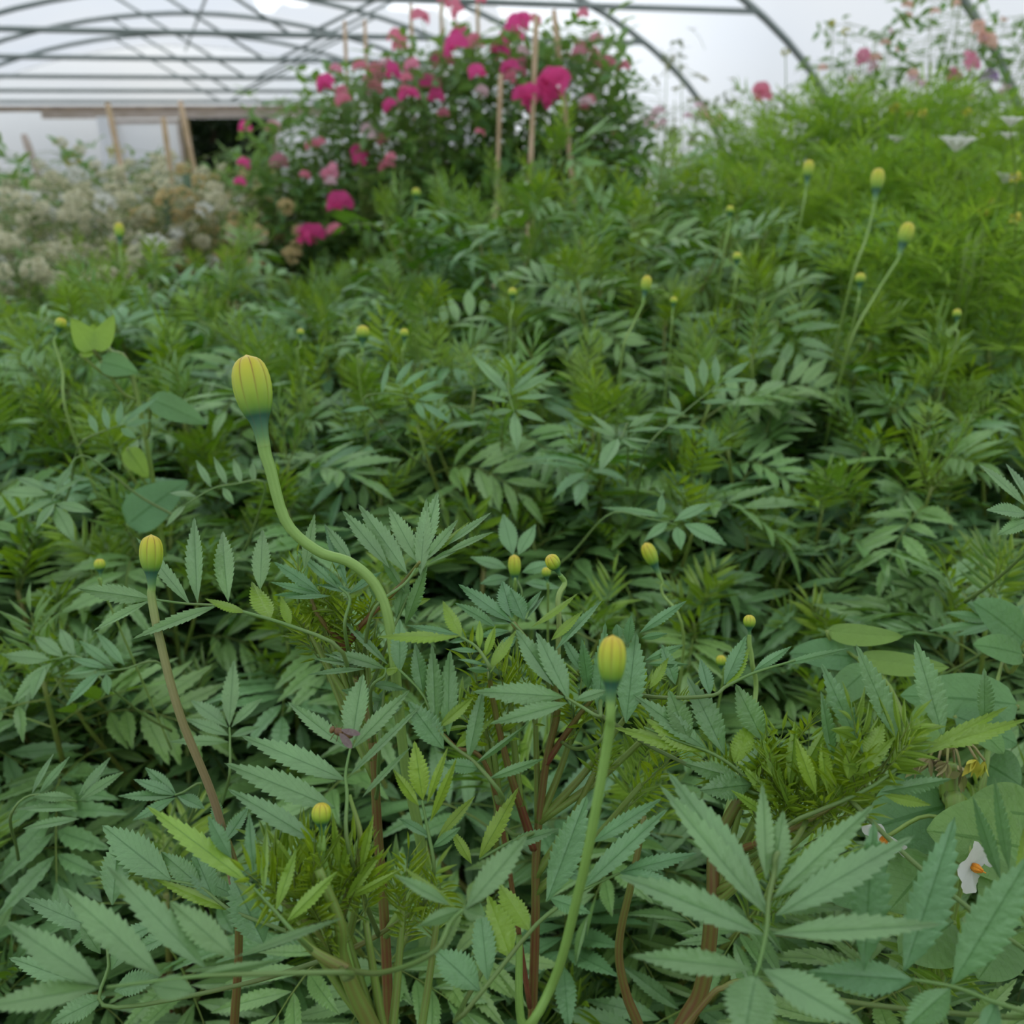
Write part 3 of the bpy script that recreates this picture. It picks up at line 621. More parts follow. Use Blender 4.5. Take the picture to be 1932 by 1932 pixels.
B.leaf(.42, [(1339, 1313), (1370, 1295), (1424, 1269), (1500, 1246)], [(1366, 1292, 1408, 1199, 28), (1370, 1293, 1415, 1222, 24, 'u'), (1422, 1266, 1493, 1221, 18), (1470, 1255, 1606, 1224, 14), (1339, 1313, 1322, 1240, 26), (1350, 1305, 1318, 1262, 20, 'u')])
B.leaf(.40, [(1010, 1570), (960, 1590), (904, 1622)], [(904, 1620, 980, 1482, 30, 'y'), (825, 1583, 898, 1496, 20, 'y'), (890, 1630, 850, 1560, 20, 'y'), (950, 1600, 1060, 1560, 24)])
B.leaf(.37, [(859, 1930), (1000, 1757), (1061, 1706), (1105, 1677), (1169, 1647)], [(1031, 1701, 1111, 1496, 58), (1118, 1590, 1249, 1506, 30), (1098, 1677, 1261, 1523, 38), (1037, 1694, 1117, 1724, 28),
    (1169, 1647, 1320, 1605, 28), (1169, 1647, 1280, 1668, 24), (963, 1808, 920, 1688, 50, 'u'), (1000, 1757, 940, 1667, 46, 'u'), (905, 1870, 820, 1790, 60), (920, 1850, 905, 1700, 40), (1120, 1660, 1040, 1640, 20)])
B.bud([(1156, 1200), (1153, 1300), (1148, 1390), (1118, 1560), (1090, 1690), (1045, 1850), (985, 1932)], .0045, .0016, [.295, .295, .298, .305, .315, .33, .345], red=(0, 0))
B.bud([(1036, 1048), (1046, 1082), (1053, 1130), (1054, 1205)], .0036, .0013, [.45, .45, .45, .45], round_=True, red=(0, .4), tilt=nrm(UPV * .8 - RGT * .45 - FWD * .35))
B.tips([(910, 1345, .45), (1090, 1350, .46), (960, 1290, .45), (1010, 1350, .46), (1130, 1440, .46), (1250, 1360, .46), (930, 1400, .45), (1190, 1340, .46), (1210, 1480, .46)], l=.035, seed=5, nl=4, tpl='hi')

C = Plant('front right marigold with a long leaf of upright toothed blades above potato leaves', [
    ([(1275, 1960, .44), (1325, 1860, .43), (1345, 1700, .43), (1350, 1600, .43), (1400, 1500, .42), (1440, 1440, .42)], .0052),
    ([(1350, 1620, .43), (1480, 1570, .39), (1600, 1505, .38)], .0018),
    ([(1215, 1960, .46), (1180, 1870, .45), (1168, 1780, .44), (1195, 1650, .43), (1215, 1540, .43)], .0034),
    ([(1290, 1940, .44), (1370, 1860, .42), (1420, 1850, .38)], .002)])
C.leaf(.385, [(1494, 1552), (1580, 1515), (1649, 1482), (1718, 1432), (1805, 1389), (1929, 1361)], [
    (1696, 1398, 1611, 1216, 48), (1628, 1420, 1547, 1249, 38), (1780, 1392, 1725, 1207, 48), (1857, 1370, 1859, 1260, 36), (1572, 1435, 1547, 1302, 26), (1680, 1440, 1770, 1333, 40, 'u'), (1733, 1426, 1905, 1330, 26, 'u'), (1760, 1410, 1940, 1358, 30, 'u'),
    (1631, 1429, 1668, 1364, 35, 'u'), (1618, 1463, 1690, 1389, 24, 'u'), (1662, 1494, 1801, 1470, 26), (1668, 1500, 1758, 1519, 22, 'u'), (1600, 1470, 1610, 1400, 28, 'y'), (1560, 1490, 1550, 1400, 26, 'y'), (1540, 1500, 1500, 1390, 26, 'y')], N=-FWD * .85 + Z * .3)
C.tips([(1450, 1500, .41), (1510, 1530, .40), (1480, 1560, .40), (1560, 1540, .39), (1400, 1510, .42), (1520, 1490, .41), (1600, 1515, .39), (1470, 1450, .42), (1640, 1490, .388)], l=.036, seed=8, nl=5, tpl='hi')
C.leaf(.28, [(1466, 1610), (1462, 1640), (1450, 1700), (1447, 1750), (1435, 1810), (1425, 1842)], [
    (1449, 1718, 1258, 1449, 62), (1449, 1728, 1241, 1482, 58), (1443, 1765, 1163, 1641, 62), (1419, 1829, 1187, 1799, 48), (1456, 1762, 1778, 1747, 50), (1463, 1728, 1742, 1563, 58), (1460, 1694, 1655, 1513, 50),
    (1446, 1661, 1439, 1469, 36), (1460, 1664, 1480, 1523, 44), (1439, 1829, 1625, 1935, 66), (1426, 1839, 1400, 1975, 90)], jit=.002)
C.leaf(.395, [(1440, 1600), (1490, 1545), (1560, 1525), (1610, 1515)], [(1480, 1500, 1438, 1395, 22, 'y'), (1490, 1490, 1500, 1358, 22, 'y'), (1500, 1480, 1562, 1368, 22, 'y'), (1470, 1520, 1395, 1440, 20, 'y'), (1510, 1500, 1602, 1420, 20, 'y'), (1560, 1520, 1645, 1440, 20, 'y'), (1580, 1520, 1582, 1398, 20, 'y'), (1450, 1540, 1378, 1490, 17, 'y'), (1600, 1510, 1664, 1420, 18, 'y'), (1540, 1530, 1520, 1430, 16, 'y'), (1500, 1540, 1468, 1460, 15, 'y'), (1530, 1520, 1545, 1410, 15, 'y'), (1620, 1510, 1700, 1450, 16, 'y')], N=-FWD * .9 + Z * .25)
C.bud([(1414, 1160), (1414, 1190), (1419, 1250), (1422, 1335)], .0031, .0012, [.48, .48, .48, .48], round_=True)
C.leaf(.30, [(1940, 1920), (1860, 1885), (1800, 1862), (1722, 1848)], [(1705, 1833, 1808, 1540, 76), (1630, 1830, 1646, 1547, 72), (1796, 1858, 1945, 1610, 76), (1793, 1864, 1700, 1945, 62), (1880, 1890, 1850, 1960, 40), (1722, 1848, 1520, 1835, 60)], N=-FWD * .9 + Z * .15)
C.leaf(.33, [(1950, 1800), (1915, 1700), (1900, 1650)], [(1888, 1660, 1833, 1501, 26), (1904, 1640, 1870, 1460, 26), (1930, 1700, 1932, 1560, 24, 'u')], N=-FWD * .9 + Z * .15)

D = Plant('front left marigold with thick olive forked stem at the bottom edge', [
    ([(712, 1960, .36), (668, 1870, .35), (643, 1800, .345), (640, 1740, .34), (600, 1640, .35)], .0046),
    ([(652, 1830, .35), (600, 1800, .345), (560, 1765, .34)], .0024),
    ([(643, 1800, .345), (560, 1720, .35), (500, 1680, .36)], .0018),
    ([(640, 1740, .34), (680, 1600, .37), (660, 1500, .38)], .0018),
    ([(645, 1800, .36), (720, 1760, .39), (800, 1700, .40), (819, 1630, .39)], .0012)], tint=(.45, .05))
D.leaf(.385, [(655, 1590), (655, 1500), (652, 1460), (661, 1412)], [(655, 1412, 542, 1327, 34), (664, 1403, 683, 1267, 52), (665, 1412, 775, 1296, 30), (658, 1465, 804, 1322, 16), (652, 1472, 450, 1383, 42), (632, 1525, 418, 1435, 45),
    (600, 1590, 424, 1482, 34), (683, 1505, 776, 1403, 13)], jit=.002)
D.leaf(.38, [(819, 1640), (806, 1560), (796, 1510)], [(798, 1510, 781, 1396, 36, 'y'), (806, 1515, 845, 1406, 16, 'y'), (812, 1550, 862, 1428, 18, 'y'), (790, 1520, 740, 1450, 20, 'y'), (815, 1600, 870, 1560, 18), (812, 1580, 750, 1540, 18)], N=-FWD * .9 + Z * .2)
D.leaf(.30, [(815, 1800), (850, 1740), (874, 1716)], [(879, 1715, 997, 1577, 50), (869, 1715, 788, 1748, 25), (849, 1708, 741, 1651, 25), (874, 1716, 915, 1728, 42), (860, 1712, 760, 1640, 20, 'u')], jit=.002)
D.leaf(.285, [(655, 1835), (480, 1838), (363, 1843), (202, 1863)], [(188, 1859, 10, 1738, 52), (303, 1842, 104, 1661, 55), (387, 1826, 202, 1634, 50), (444, 1808, 320, 1701, 50), (444, 1806, 649, 1731, 18), (188, 1863, -40, 1900, 50), (286, 1859, 370, 1870, 42), (363, 1842, 535, 1812, 20)], jit=.002)
D.leaf(.34, [(560, 1765), (520, 1720), (471, 1667)], [(471, 1667, 273, 1516, 38, 'y'), (437, 1620, 390, 1536, 28), (478, 1645, 469, 1530, 22), (498, 1683, 501, 1556, 16, 'y'), (520, 1720, 560, 1600, 22, 'y'), (540, 1740, 640, 1640, 24, 'y'), (500, 1700, 440, 1660, 16, 'u')])
D.leaf(.40, [(560, 1765), (437, 1718), (380, 1675), (323, 1661)], [(323, 1661, 182, 1550, 60), (212, 1708, 225, 1570, 50), (404, 1698, 363, 1600, 45), (380, 1674, 304, 1607, 38), (437, 1718, 289, 1657, 22, 'u'), (498, 1782, 437, 1650, 66), (300, 1740, 192, 1790, 30), (330, 1760, 240, 1800, 30)])
D.leaf(.40, [(205, 1900), (205, 1820), (198, 1760)], [(192, 1758, 42, 1694, 38), (160, 1860, 13, 1802, 40), (190, 1800, 150, 1740, 26), (210, 1830, 260, 1750, 40), (215, 1870, 300, 1840, 44), (200, 1880, 90, 1930, 40)])
D.leaf(.365, [(645, 1780), (640, 1720), (600, 1650), (590, 1600)], [(560, 1645, 500, 1560, 16, 'y'), (600, 1660, 588, 1560, 15, 'y'), (640, 1680, 662, 1556, 17, 'y'), (650, 1700, 725, 1600, 18, 'y'), (620, 1690, 535, 1690, 15, 'y'), (655, 1695, 765, 1640, 16, 'y'), (600, 1700, 500, 1745, 15, 'y'), (680, 1650, 702, 1535, 16, 'y'), (640, 1640, 627, 1530, 14, 'y'), (615, 1640, 560, 1580, 13, 'y')], N=-FWD * .9 + Z * .2)
D.bud([(606, 1515), (607, 1553), (610, 1620)], .0037, .0013, [.355, .355, .36], round_=True, red=(0, 0))
D.tips([(560, 1730, .36), (600, 1715, .36), (640, 1720, .37), (520, 1720, .36), (610, 1750, .36), (760, 1710, .38), (830, 1700, .39), (680, 1660, .39), (570, 1680, .38), (690, 1740, .37)], l=.032, seed=12, nl=4, tpl='hi')

E_ = Plant('front left marigold behind, its thin brown stalk leaning right under a small yellow bud', [
    ([(440, 1960, .50), (450, 1800, .48), (448, 1660, .46), (428, 1580, .45), (412, 1530, .44)], .003)])
E_.bud([(285, 1010), (286, 1100), (300, 1200), (340, 1350), (410, 1530)], .0051, .0018, [.42, .42, .42, .425, .44], red=(.1, 1.0))
E_.leaf(.44, [(446, 1700), (430, 1620), (420, 1560)], [(418, 1560, 402, 1500, 24), (424, 1590, 470, 1520, 26), (430, 1620, 350, 1570, 26), (440, 1660, 520, 1600, 26), (445, 1690, 360, 1650, 30)])

# ---- rows of marigolds filling the bed behind and below
def top_z(x, y):
    """height of the canopy over the bed, measured off the photograph"""
    px = 966 + F_PX * x / (y * .94 + .05)
    if y < .55: return .70
    if y < .72: return .83
    if y < .95: return .92
    a = np.interp(px, [-200, 0, 450, 900, 1400, 2100], [1.03, 1.03, 1.03, 1.03, 1.02, 1.0])
    b = np.interp(px, [-200, 100, 450, 600, 750, 900, 1100, 1300, 1500, 2100], [1.07, 1.09, 1.09, 1.06, 1.14, 1.20, 1.26, 1.22, 1.12, 1.05])
    return a + (b - a) * min(1, max(0, (y - 1.05) / .75))
VAR = {}
def variants(tpl, seeds, **k):
    out = []
    for s in seeds:
        gf, gs, sh = marigold(s, tpl, **k); out.append((gf.mesh('foliage', M_leaf), gs.mesh('stem', M_stem), sh))
    VAR[tpl] = out
variants('hi', (101, 102, 103)); variants('mid', (111, 112, 113, 114), nl=4, big=1.06); variants('low', (121, 122, 123, 124, 125), big=1.2, nl=3, dens=.8, pairs=4)
ORD = ['first', 'second', 'third', 'fourth', 'fifth', 'sixth', 'seventh', 'eighth', 'ninth', 'tenth', 'eleventh', 'twelfth', 'thirteenth', 'fourteenth', 'fifteenth']
ROWS = [(.40, 'hi', .26, 2), (.60, 'hi', .23, 2), (.82, 'mid', .19, 3), (1.02, 'mid', .20, 3), (1.24, 'mid', .21, 4), (1.48, 'low', .22, 4), (1.74, 'low', .22, 5), (2.02, 'low', .24, 5)]
rg = np.random.default_rng(21)
BED = []
for ri, (y0, tpl, dx, _k) in enumerate(ROWS):
    half = y0 * .60 + .12; xs = np.arange(-half, half + dx * .5, dx); row = []
    for x in xs:
        x += rg.normal(0, .03); y = y0 + rg.normal(0, .03)
        if ri < 2 and False: continue
        z = top_z(x, y) * rg.uniform(.93, 1.0); px = 966 + F_PX * x / (y * .94 + .05)
        if y > 1.3 and px > 1560: continue
        row.append((x, y, z))
    for k, (x, y, z) in enumerate(row):
        fol, st, sh = VAR[tpl][rg.integers(len(VAR[tpl]))]
        where = (ORD[k] + ' from the left in the ' + ['front row under the big leaves', 'second row', 'third row', 'fourth row', 'fifth row', 'sixth row', 'seventh row', 'hindmost row'][ri]) if k else 'leftmost of the ' + ['front row under the big leaves', 'second row', 'third row', 'fourth row', 'fifth row', 'sixth row', 'seventh row', 'hindmost row'][ri]
        t = thing('marigold_plant', (x, y, 0), 'leafy green marigold plant, ' + where, 'marigold plant', 'marigold plants filling the bed')
        a = rg.uniform(0, 6.28); t.rotation_euler = (0, 0, a); hs = z / 1.0; t.scale = (1, 1, hs)
        for nm, me in (('foliage', fol), ('stem', st)):
            o = bpy.data.objects.new(nm, me); COL.objects.link(o); o.parent = t
            o.scale = (1, 1, 1)
        BED.append((t, x, y, z))
# buds standing above the bed
def bed_bud(path, r, rs, d, round_=False, red=(0, .2)):
    p = P(path[-1][0], path[-1][1], d)
    t, x, y, z = min(BED, key=lambda b: (b[1] - p[0]) ** 2 + (b[2] - p[1]) ** 2)
    # plain parent without rotation for the stalk: bake the inverse of the plant's turn and stretch
    pts = [P(a, b, d) for a, b in path]; axis = nrm(pts[0] - pts[1]); foot = pts[0] - axis * r * (1.75 if round_ else 2.9); neck = foot - axis * r * 1.85
    low = pts[1:]; end = low[-1]; q = np.array([x, y, max(.3, end[2] - .25)]); 
    q = end + [0, .06, -.16]; c = spline([neck, neck - axis * .006] + [u for u in low if np.dot(u - neck, axis) < -.008] + [q], 30)
    g = Geo(); tube(g, c, np.concatenate([np.linspace(r * .32, rs * .75, 8), np.full(22, rs * .75)]), 10, tint=np.linspace(red[0], red[1], 30)); me = g.mesh('peduncle', M_ped)
    o = bpy.data.objects.new('peduncle', me); COL.objects.link(o); o.parent = t; o.matrix_parent_inverse = (Matrix.Translation(t.location) @ t.rotation_euler.to_matrix().to_4x4() @ Matrix.Diagonal((*t.scale, 1))).inverted()
    b = bpy.data.objects.new('flower_bud', ROUND_ME if round_ else BUD_ME); COL.objects.link(b); b.parent = o
    b.location = [float(v) for v in foot]; b.rotation_mode = 'QUATERNION'; b.rotation_quaternion = Vector([float(v) for v in axis]).to_track_quat('Z', 'Y'); b.scale = (r, r, r)
for a in [([(187, 1054), (189, 1076), (198, 1120)], .0036, .001, .62, True), ([(1217, 1025), (1236, 1068), (1250, 1120), (1290, 1215)], .0048, .0013, .62), ([(970, 1047), (971, 1075), (973, 1120)], .0042, .0012, .60), ([(1030, 1070), (1032, 1092), (1034, 1130)], .0030, .0010, .60, True),
          ([(1360, 1236), (1361, 1252), (1366, 1290)], .0034, .001, .62, True), ([(1222, 520), (1215, 560), (1196, 610), (1172, 680)], .0055, .0016, 1.0), ([(1658, 318), (1652, 365), (1634, 450), (1605, 535)], .0085, .0022, 1.15),
          ([(1716, 420), (1700, 470), (1650, 560), (1600, 660)], .0085, .0022, 1.1), ([(118, 600), (110, 625), (118, 700), (132, 800)], .0050, .0018, .85, True), ([(685, 614), (684, 650), (676, 700)], .0068, .0015, .95, True),
          ([(763, 620), (763, 645), (760, 690)], .0045, .0012, .95, True), ([(1527, 302), (1522, 345), (1510, 420)], .008, .002, 1.35), ([(1378, 388), (1376, 420), (1362, 500)], .0055, .0016, 1.3, True), ([(1391, 476), (1390, 500), (1384, 560)], .0055, .0015, 1.15, True),
          ([(967, 543), (967, 570), (962, 630)], .0050, .0014, 1.05, True), ([(1624, 515), (1622, 540), (1612, 600)], .006, .0014, 1.05, True), ([(224, 420), (226, 455), (232, 520)], .0078, .002, 1.5), ([(1806, 583), (1805, 600), (1800, 660)], .0045, .0014, 1.0, True),
          ([(567, 620), (567, 640), (565, 690)], .0035, .001, .95, True), ([(785, 355), (785, 380), (780, 440)], .008, .002, 1.7, True), ([(1272, 560), (1270, 580), (1265, 640)], .004, .001, 1.0, True)]:
    bed_bud(*a)

# ---- leaves of the bed plants that stand clear in the photograph
def bed_leaf(d, rachis, blades):
    p = P(rachis[0][0], rachis[0][1], d); t, x, y, z = min(BED, key=lambda b: (b[1] - p[0]) ** 2 + (b[2] - p[1] - .05) ** 2)
    o = hero_leaf(None, d, rachis, blades, stem=np.array([(p[0] + x) / 2, p[1] + .05, p[2] - .07]))
    o.parent = t; o.matrix_parent_inverse = (Matrix.Translation(t.location) @ t.rotation_euler.to_matrix().to_4x4() @ Matrix.Diagonal((*t.scale, 1))).inverted()
bed_leaf(.80, [(955, 700), (960, 745), (970, 777)], [(958, 742, 888, 668, 24), (962, 744, 905, 690, 16), (961, 759, 898, 744, 14), (966, 744, 1046, 700, 18), (964, 740, 1030, 684, 14), (973, 752, 1046, 744, 17), (966, 774, 923, 782, 13), (973, 774, 1030, 797, 16), (970, 777, 976, 849, 22)])
bed_leaf(.80, [(686, 757), (731, 742), (781, 752)], [(793, 759, 851, 794, 15), (788, 755, 848, 747, 15), (776, 744, 836, 717, 15), (758, 732, 811, 694, 15), (746, 724, 781, 674, 13), (720, 745, 735, 680, 12), (786, 758, 800, 790, 14), (700, 770, 640, 774, 12)])
bed_leaf(.78, [(1185, 800), (1175, 822), (1168, 828)], [(1166, 827, 1131, 894, 30), (1163, 822, 1111, 779, 15), (1163, 825, 1108, 804, 13), (1172, 830, 1216, 849, 15), (1175, 826, 1241, 837, 13), (1180, 815, 1266, 802, 13), (1182, 808, 1240, 775, 14)])
bed_leaf(.82, [(1221, 842), (1300, 770), (1361, 722)], [(1311, 749, 1291, 682, 15), (1328, 731, 1326, 668, 17), (1353, 727, 1348, 662, 15), (1361, 717, 1416, 682, 15), (1362, 722, 1431, 712, 13), (1345, 738, 1406, 734, 11), (1320, 760, 1386, 757, 11), (1285, 780, 1262, 735, 13), (1255, 805, 1330, 806, 13)])
bed_leaf(.70, [(1150, 970), (1220, 978), (1276, 990)], [(1271, 984, 1346, 944, 23), (1291, 989, 1373, 1027, 30), (1276, 994, 1286, 1036, 23), (1266, 976, 1131, 952, 15), (1260, 985, 1215, 1020, 18), (1245, 975, 1250, 930, 16)])
bed_leaf(.62, [(985, 1130), (975, 1090), (972, 1048)], [(968, 1047, 948, 966, 34), (978, 1047, 1011, 990, 27), (956, 1072, 886, 1052, 25), (985, 1080, 1050, 1060, 24), (960, 1090, 905, 1100, 22), (990, 1100, 1060, 1110, 24)])
bed_leaf(.72, [(160, 860), (120, 905), (98, 945)], [(91, 934, 0, 925, 28), (98, 943, 25, 978, 18), (103, 949, 67, 999, 22), (105, 956, 139, 1021, 28), (105, 949, 176, 967, 20), (98, 938, 161, 894, 15), (105, 925, 138, 876, 16), (90, 925, 30, 900, 18)])
bed_leaf(.78, [(150, 840), (200, 812), (232, 802)], [(232, 800, 299, 746, 15), (225, 804, 230, 757, 15), (235, 804, 286, 791, 13), (228, 808, 258, 828, 14), (205, 812, 195, 765, 13), (185, 820, 165, 775, 13)])
bed_leaf(.66, [(500, 912), (440, 914), (399, 923), (344, 956)], [(399, 920, 370, 869, 14), (428, 915, 403, 862, 14), (455, 913, 440, 866, 14), (480, 912, 474, 868, 13), (370, 937, 316, 925, 17), (350, 952, 311, 992, 16), (420, 920, 440, 950, 14)])
bed_leaf(.62, [(1925, 1185), (1895, 1178), (1868, 1172)], [(1870, 1173, 1783, 1154, 22), (1868, 1176, 1750, 1190, 18), (1872, 1168, 1817, 1132, 20), (1876, 1180, 1800, 1200, 15), (1885, 1172, 1890, 1120, 22), (1895, 1180, 1932, 1140, 22)])
bed_leaf(.50, [(1990, 985), (1960, 965), (1935, 955)], [(1935, 955, 1852, 868, 32), (1940, 970, 1862, 958, 38), (1945, 980, 1880, 1010, 24), (1950, 960, 1900, 870, 26)])
bed_leaf(.64, [(200, 1290), (150, 1240), (95, 1245)], [(95, 1245, 0, 1235, 26), (98, 1250, 20, 1330, 28), (85, 1255, 58, 1320, 26), (120, 1240, 60, 1195, 24), (140, 1238, 110, 1180, 22)])
bed_leaf(.60, [(300, 1250), (235, 1262), (190, 1268)], [(190, 1268, 122, 1332, 22), (188, 1262, 118, 1270, 16), (200, 1260, 130, 1240, 16), (215, 1258, 145, 1205, 18), (235, 1255, 180, 1190, 18), (200, 1272, 205, 1312, 18)])
bed_leaf(.56, [(432, 1470), (434, 1400), (433, 1372)], [(433, 1370, 440, 1240, 32), (430, 1372, 358, 1316, 28), (437, 1372, 494, 1313, 24), (432, 1388, 350, 1355, 22), (435, 1390, 490, 1370, 18), (432, 1400, 316, 1395, 20)])
bed_leaf(.52, [(20, 1540), (60, 1500), (145, 1512)], [(60, 1498, 100, 1418, 16), (75, 1495, 132, 1425, 16), (148, 1502, 210, 1428, 18), (152, 1508, 234, 1455, 20), (140, 1505, 60, 1502, 18), (145, 1525, 28, 1522, 20), (150, 1545, 35, 1560, 18), (155, 1500, 202, 1442, 16)])
bed_leaf(.50, [(380, 1480), (345, 1495), (330, 1500)], [(332, 1498, 270, 1445, 22), (330, 1500, 248, 1466, 22), (328, 1502, 222, 1502, 20), (335, 1502, 388, 1525, 26), (330, 1505, 250, 1550, 22)])

# ---- a bean plant's broad leaves among the marigolds on the left
def broad_leaf(parent, base, tip, width, normal, tint, shape=.6, power=.75, stalk_from=None, name='leaf', fold=.12, bend=.12):
    g = Geo(); leaflets(g, [base], [np.asarray(tip) - base], [normal], np.linalg.norm(np.asarray(tip) - base), width, bend=bend, fold=fold, tint=tint, tpl='broad', shape=shape, power=power)
    o = g.build(name, M_broad, parent)
    if stalk_from is not None:
        g = Geo(); tube(g, spline([stalk_from, (stalk_from + base) / 2 - Z * .01, base], 10), .0014, 6, tint=.1); s = g.build('leaf_stalk', M_stem, o)
    return o
bb = P(250, 900, .85); bb[2] = 0
bean = thing('bean_plant', bb, 'bean plant with broad smooth leaves, one bright yellow green, left of the big bud', 'bean plant')
g = Geo(); bp = [bb, bb + Z * .5 + [.01, 0, 0], P(270, 800, .85), P(200, 650, .85)]; c = spline(bp, 24); tube(g, c, .0022, 8, tint=.1); g.build('stem', M_stem, bean)
for bx, by, tx, ty, w, ti, d in [(176, 660, 136, 602, 46, 1.0, .82), (176, 660, 221, 596, 46, 1.0, .82), (176, 664, 178, 612, 50, 1.0, .83), (150, 668, 200, 652, 24, 1.0, .82), (190, 682, 262, 700, 50, .15, .82), (282, 752, 392, 797, 52, .0, .82), (240, 990, 350, 900, 90, .0, .84), (240, 845, 280, 905, 40, .8, .84)]:
    b0, t0 = P(bx, by, d), P(tx, ty, d + .005)
    broad_leaf(bean, b0, t0, w * d / F_PX, (-FWD * .9 + Z * .4) if ti < .9 else (FWD * .9 - Z * .4), ti, stalk_from=c[np.argmin(((c - b0 + Z * .03) ** 2).sum(1))])

# ---- potato plant, lower right
pb_ = P(1800, 1700, .50); pb_[2] = 0
pot = thing('potato_plant', pb_, 'potato plant with broad quilted leaves and white orange-centred flowers, lower right', 'potato plant')
g = Geo(); c1 = spline([pb_, pb_ * .4 + P(1790, 1700, .5) * .6, P(1792, 1640, .5), P(1790, 1500, .5), P(1788, 1440, .5)], 30); tube(g, c1, np.linspace(.006, .0045, 30), 12, tint=.05)
c2 = spline([c1[12], P(1850, 1500, .52), P(1872, 1330, .56), P(1900, 1215, .60)], 20); tube(g, c2, np.linspace(.0025, .0008, 20), 8, tint=.05)
c3 = spline([c1[12], P(1740, 1500, .52), P(1680, 1300, .56), P(1600, 1230, .58)], 20); tube(g, c3, np.linspace(.0025, .001, 20), 8, tint=.05)
g.build('stem', M_stem, pot); PC = np.concatenate([c1, c2, c3])
for bx, by, tx, ty, w, ti, d, k in [
    (1932, 1600, 1762, 1560, 150, .35, .46, 0), (1960, 1540, 1830, 1520, 110, .4, .50, 0), (1960, 1640, 1860, 1720, 150, .3, .45, 0), (1920, 1330, 1710, 1300, 100, .10, .55, 0), (1800, 1350, 1932, 1400, 80, .1, .54, 0), (1755, 1330, 1735, 1420, 60, .4, .53, 0),
    (1620, 1240, 1495, 1225, 65, .0, .58, 0), (1560, 1190, 1705, 1210, 46, .6, .58, 1), (1620, 1240, 1790, 1270, 50, .6, .57, 1), (1932, 1210, 1850, 1130, 90, .1, .60, 0), (1930, 1235, 1845, 1210, 60, .25, .58, 0), (1790, 1520, 1640, 1560, 150, .0, .50, 0),
    (1760, 1620, 1680, 1720, 110, .15, .47, 0), (1800, 1740, 1700, 1800, 120, .15, .48, 0), (1860, 1440, 1932, 1480, 90, .0, .55, 0), (1770, 1480, 1700, 1470, 60, .1, .52, 0), (1900, 1760, 1850, 1850, 100, .1, .46, 0), (1840, 1370, 1900, 1420, 50, .3, .52, 0), (1700, 1640, 1560, 1690, 110, .05, .50, 0), (1640, 1260, 1560, 1330, 60, .1, .56, 0)]:
    b0, t0 = P(bx, by, d), P(tx, ty, d - .01)
    nn = (-FWD * .75 + Z * .6) if not k else (FWD * .75 - Z * .6)
    broad_leaf(pot, b0, t0, w * d / F_PX, nn, ti, shape=.72, power=.62, stalk_from=PC[np.argmin(((PC - b0 + Z * .03) ** 2).sum(1))], fold=.16, bend=.15)
def potato_flower(c, axis, R, seed):
    rg = np.random.default_rng(seed); axis = nrm(axis); a = nrm(np.cross(axis, Z + .1)); b = np.cross(axis, a)
    q = PC[np.argmin(((PC - c) ** 2).sum(1))]
    g = Geo(); tube(g, spline([q, (q + c) / 2 + Z * .008, c], 8), .0011, 6, tint=.05); st = g.build('flower_stalk', M_stem, pot)
    g = Geo(); r_, n = 9, 40; V = []
    for i in range(r_):
        f = i / (r_ - 1)
        for j in range(n):
            th = 2 * math.pi * j / n; star = .86 + .14 * abs(math.cos(th * 2.5)) ** .8 + .05 * math.sin(th * 11 + seed)
            rad = R * f * (1 - (1 - star) * f ** 2); h = R * (.10 * math.sin(th * 5) * f * f + .12 * f * f + .04 * math.sin(9 * th) * f)
            V.append(c + (a * math.cos(th) + b * math.sin(th)) * (rad + R * .02) + axis * h)
    i = np.arange(r_ - 1)[:, None]; j = np.arange(n)[None]; g.add(V, np.stack([i * n + j, i * n + (j + 1) % n, (i + 1) * n + (j + 1) % n, (i + 1) * n + j], -1), 0, None)
    fl = g.build('flower', M_white, st)
    g = Geo()
    for k in range(5):
        th = k * 1.2566; o = (a * math.cos(th) + b * math.sin(th)) * R * .09
        tube(g, [c + o + axis * .0005, c + o * 1.1 + axis * R * .18, c + o * .5 + axis * R * .42], [R * .08, R * .09, R * .03], 8)
    tube(g, [c + axis * R * .3, c + axis * R * .55], [R * .02, R * .03], 6); g.build('anthers', M_orange, fl)
potato_flower(P(1834, 1634, .445), -FWD * .8 + RGT * .5 - UPV * .15, .0125, 1); potato_flower(P(1672, 1580, .47), -FWD * .4 - Z * .5 - RGT * .5, .0125, 2)
g = Geo(); rg = np.random.default_rng(5); K0 = P(1780, 1425, .5)
for k, (x, y) in enumerate([(1735, 1450), (1752, 1442), (1768, 1448), (1785, 1452), (1800, 1462), (1812, 1470), (1840, 1445), (1856, 1448)]):
    e = P(x, y, .495 + rg.uniform(-.01, .01)); g = Geo(); tube(g, spline([K0, (K0 + e) / 2 + Z * .012, e + Z * .004], 8), .0007, 5, tint=.8)
    s = g.build('flower_stalk', M_dry, pot); g = Geo(); d_ = nrm([rg.normal(0, .4), rg.normal(0, .4), -1])
    leaflets(g, np.repeat([e], 7, 0) + [0, 0, .004], d_ + rg.normal(0, .35, (7, 3)), rg.normal(size=(7, 3)), rg.uniform(.007, .012, 7), .004, tpl='low'); g.build('withered_bud', M_dry if k < 6 else M_yel, s)

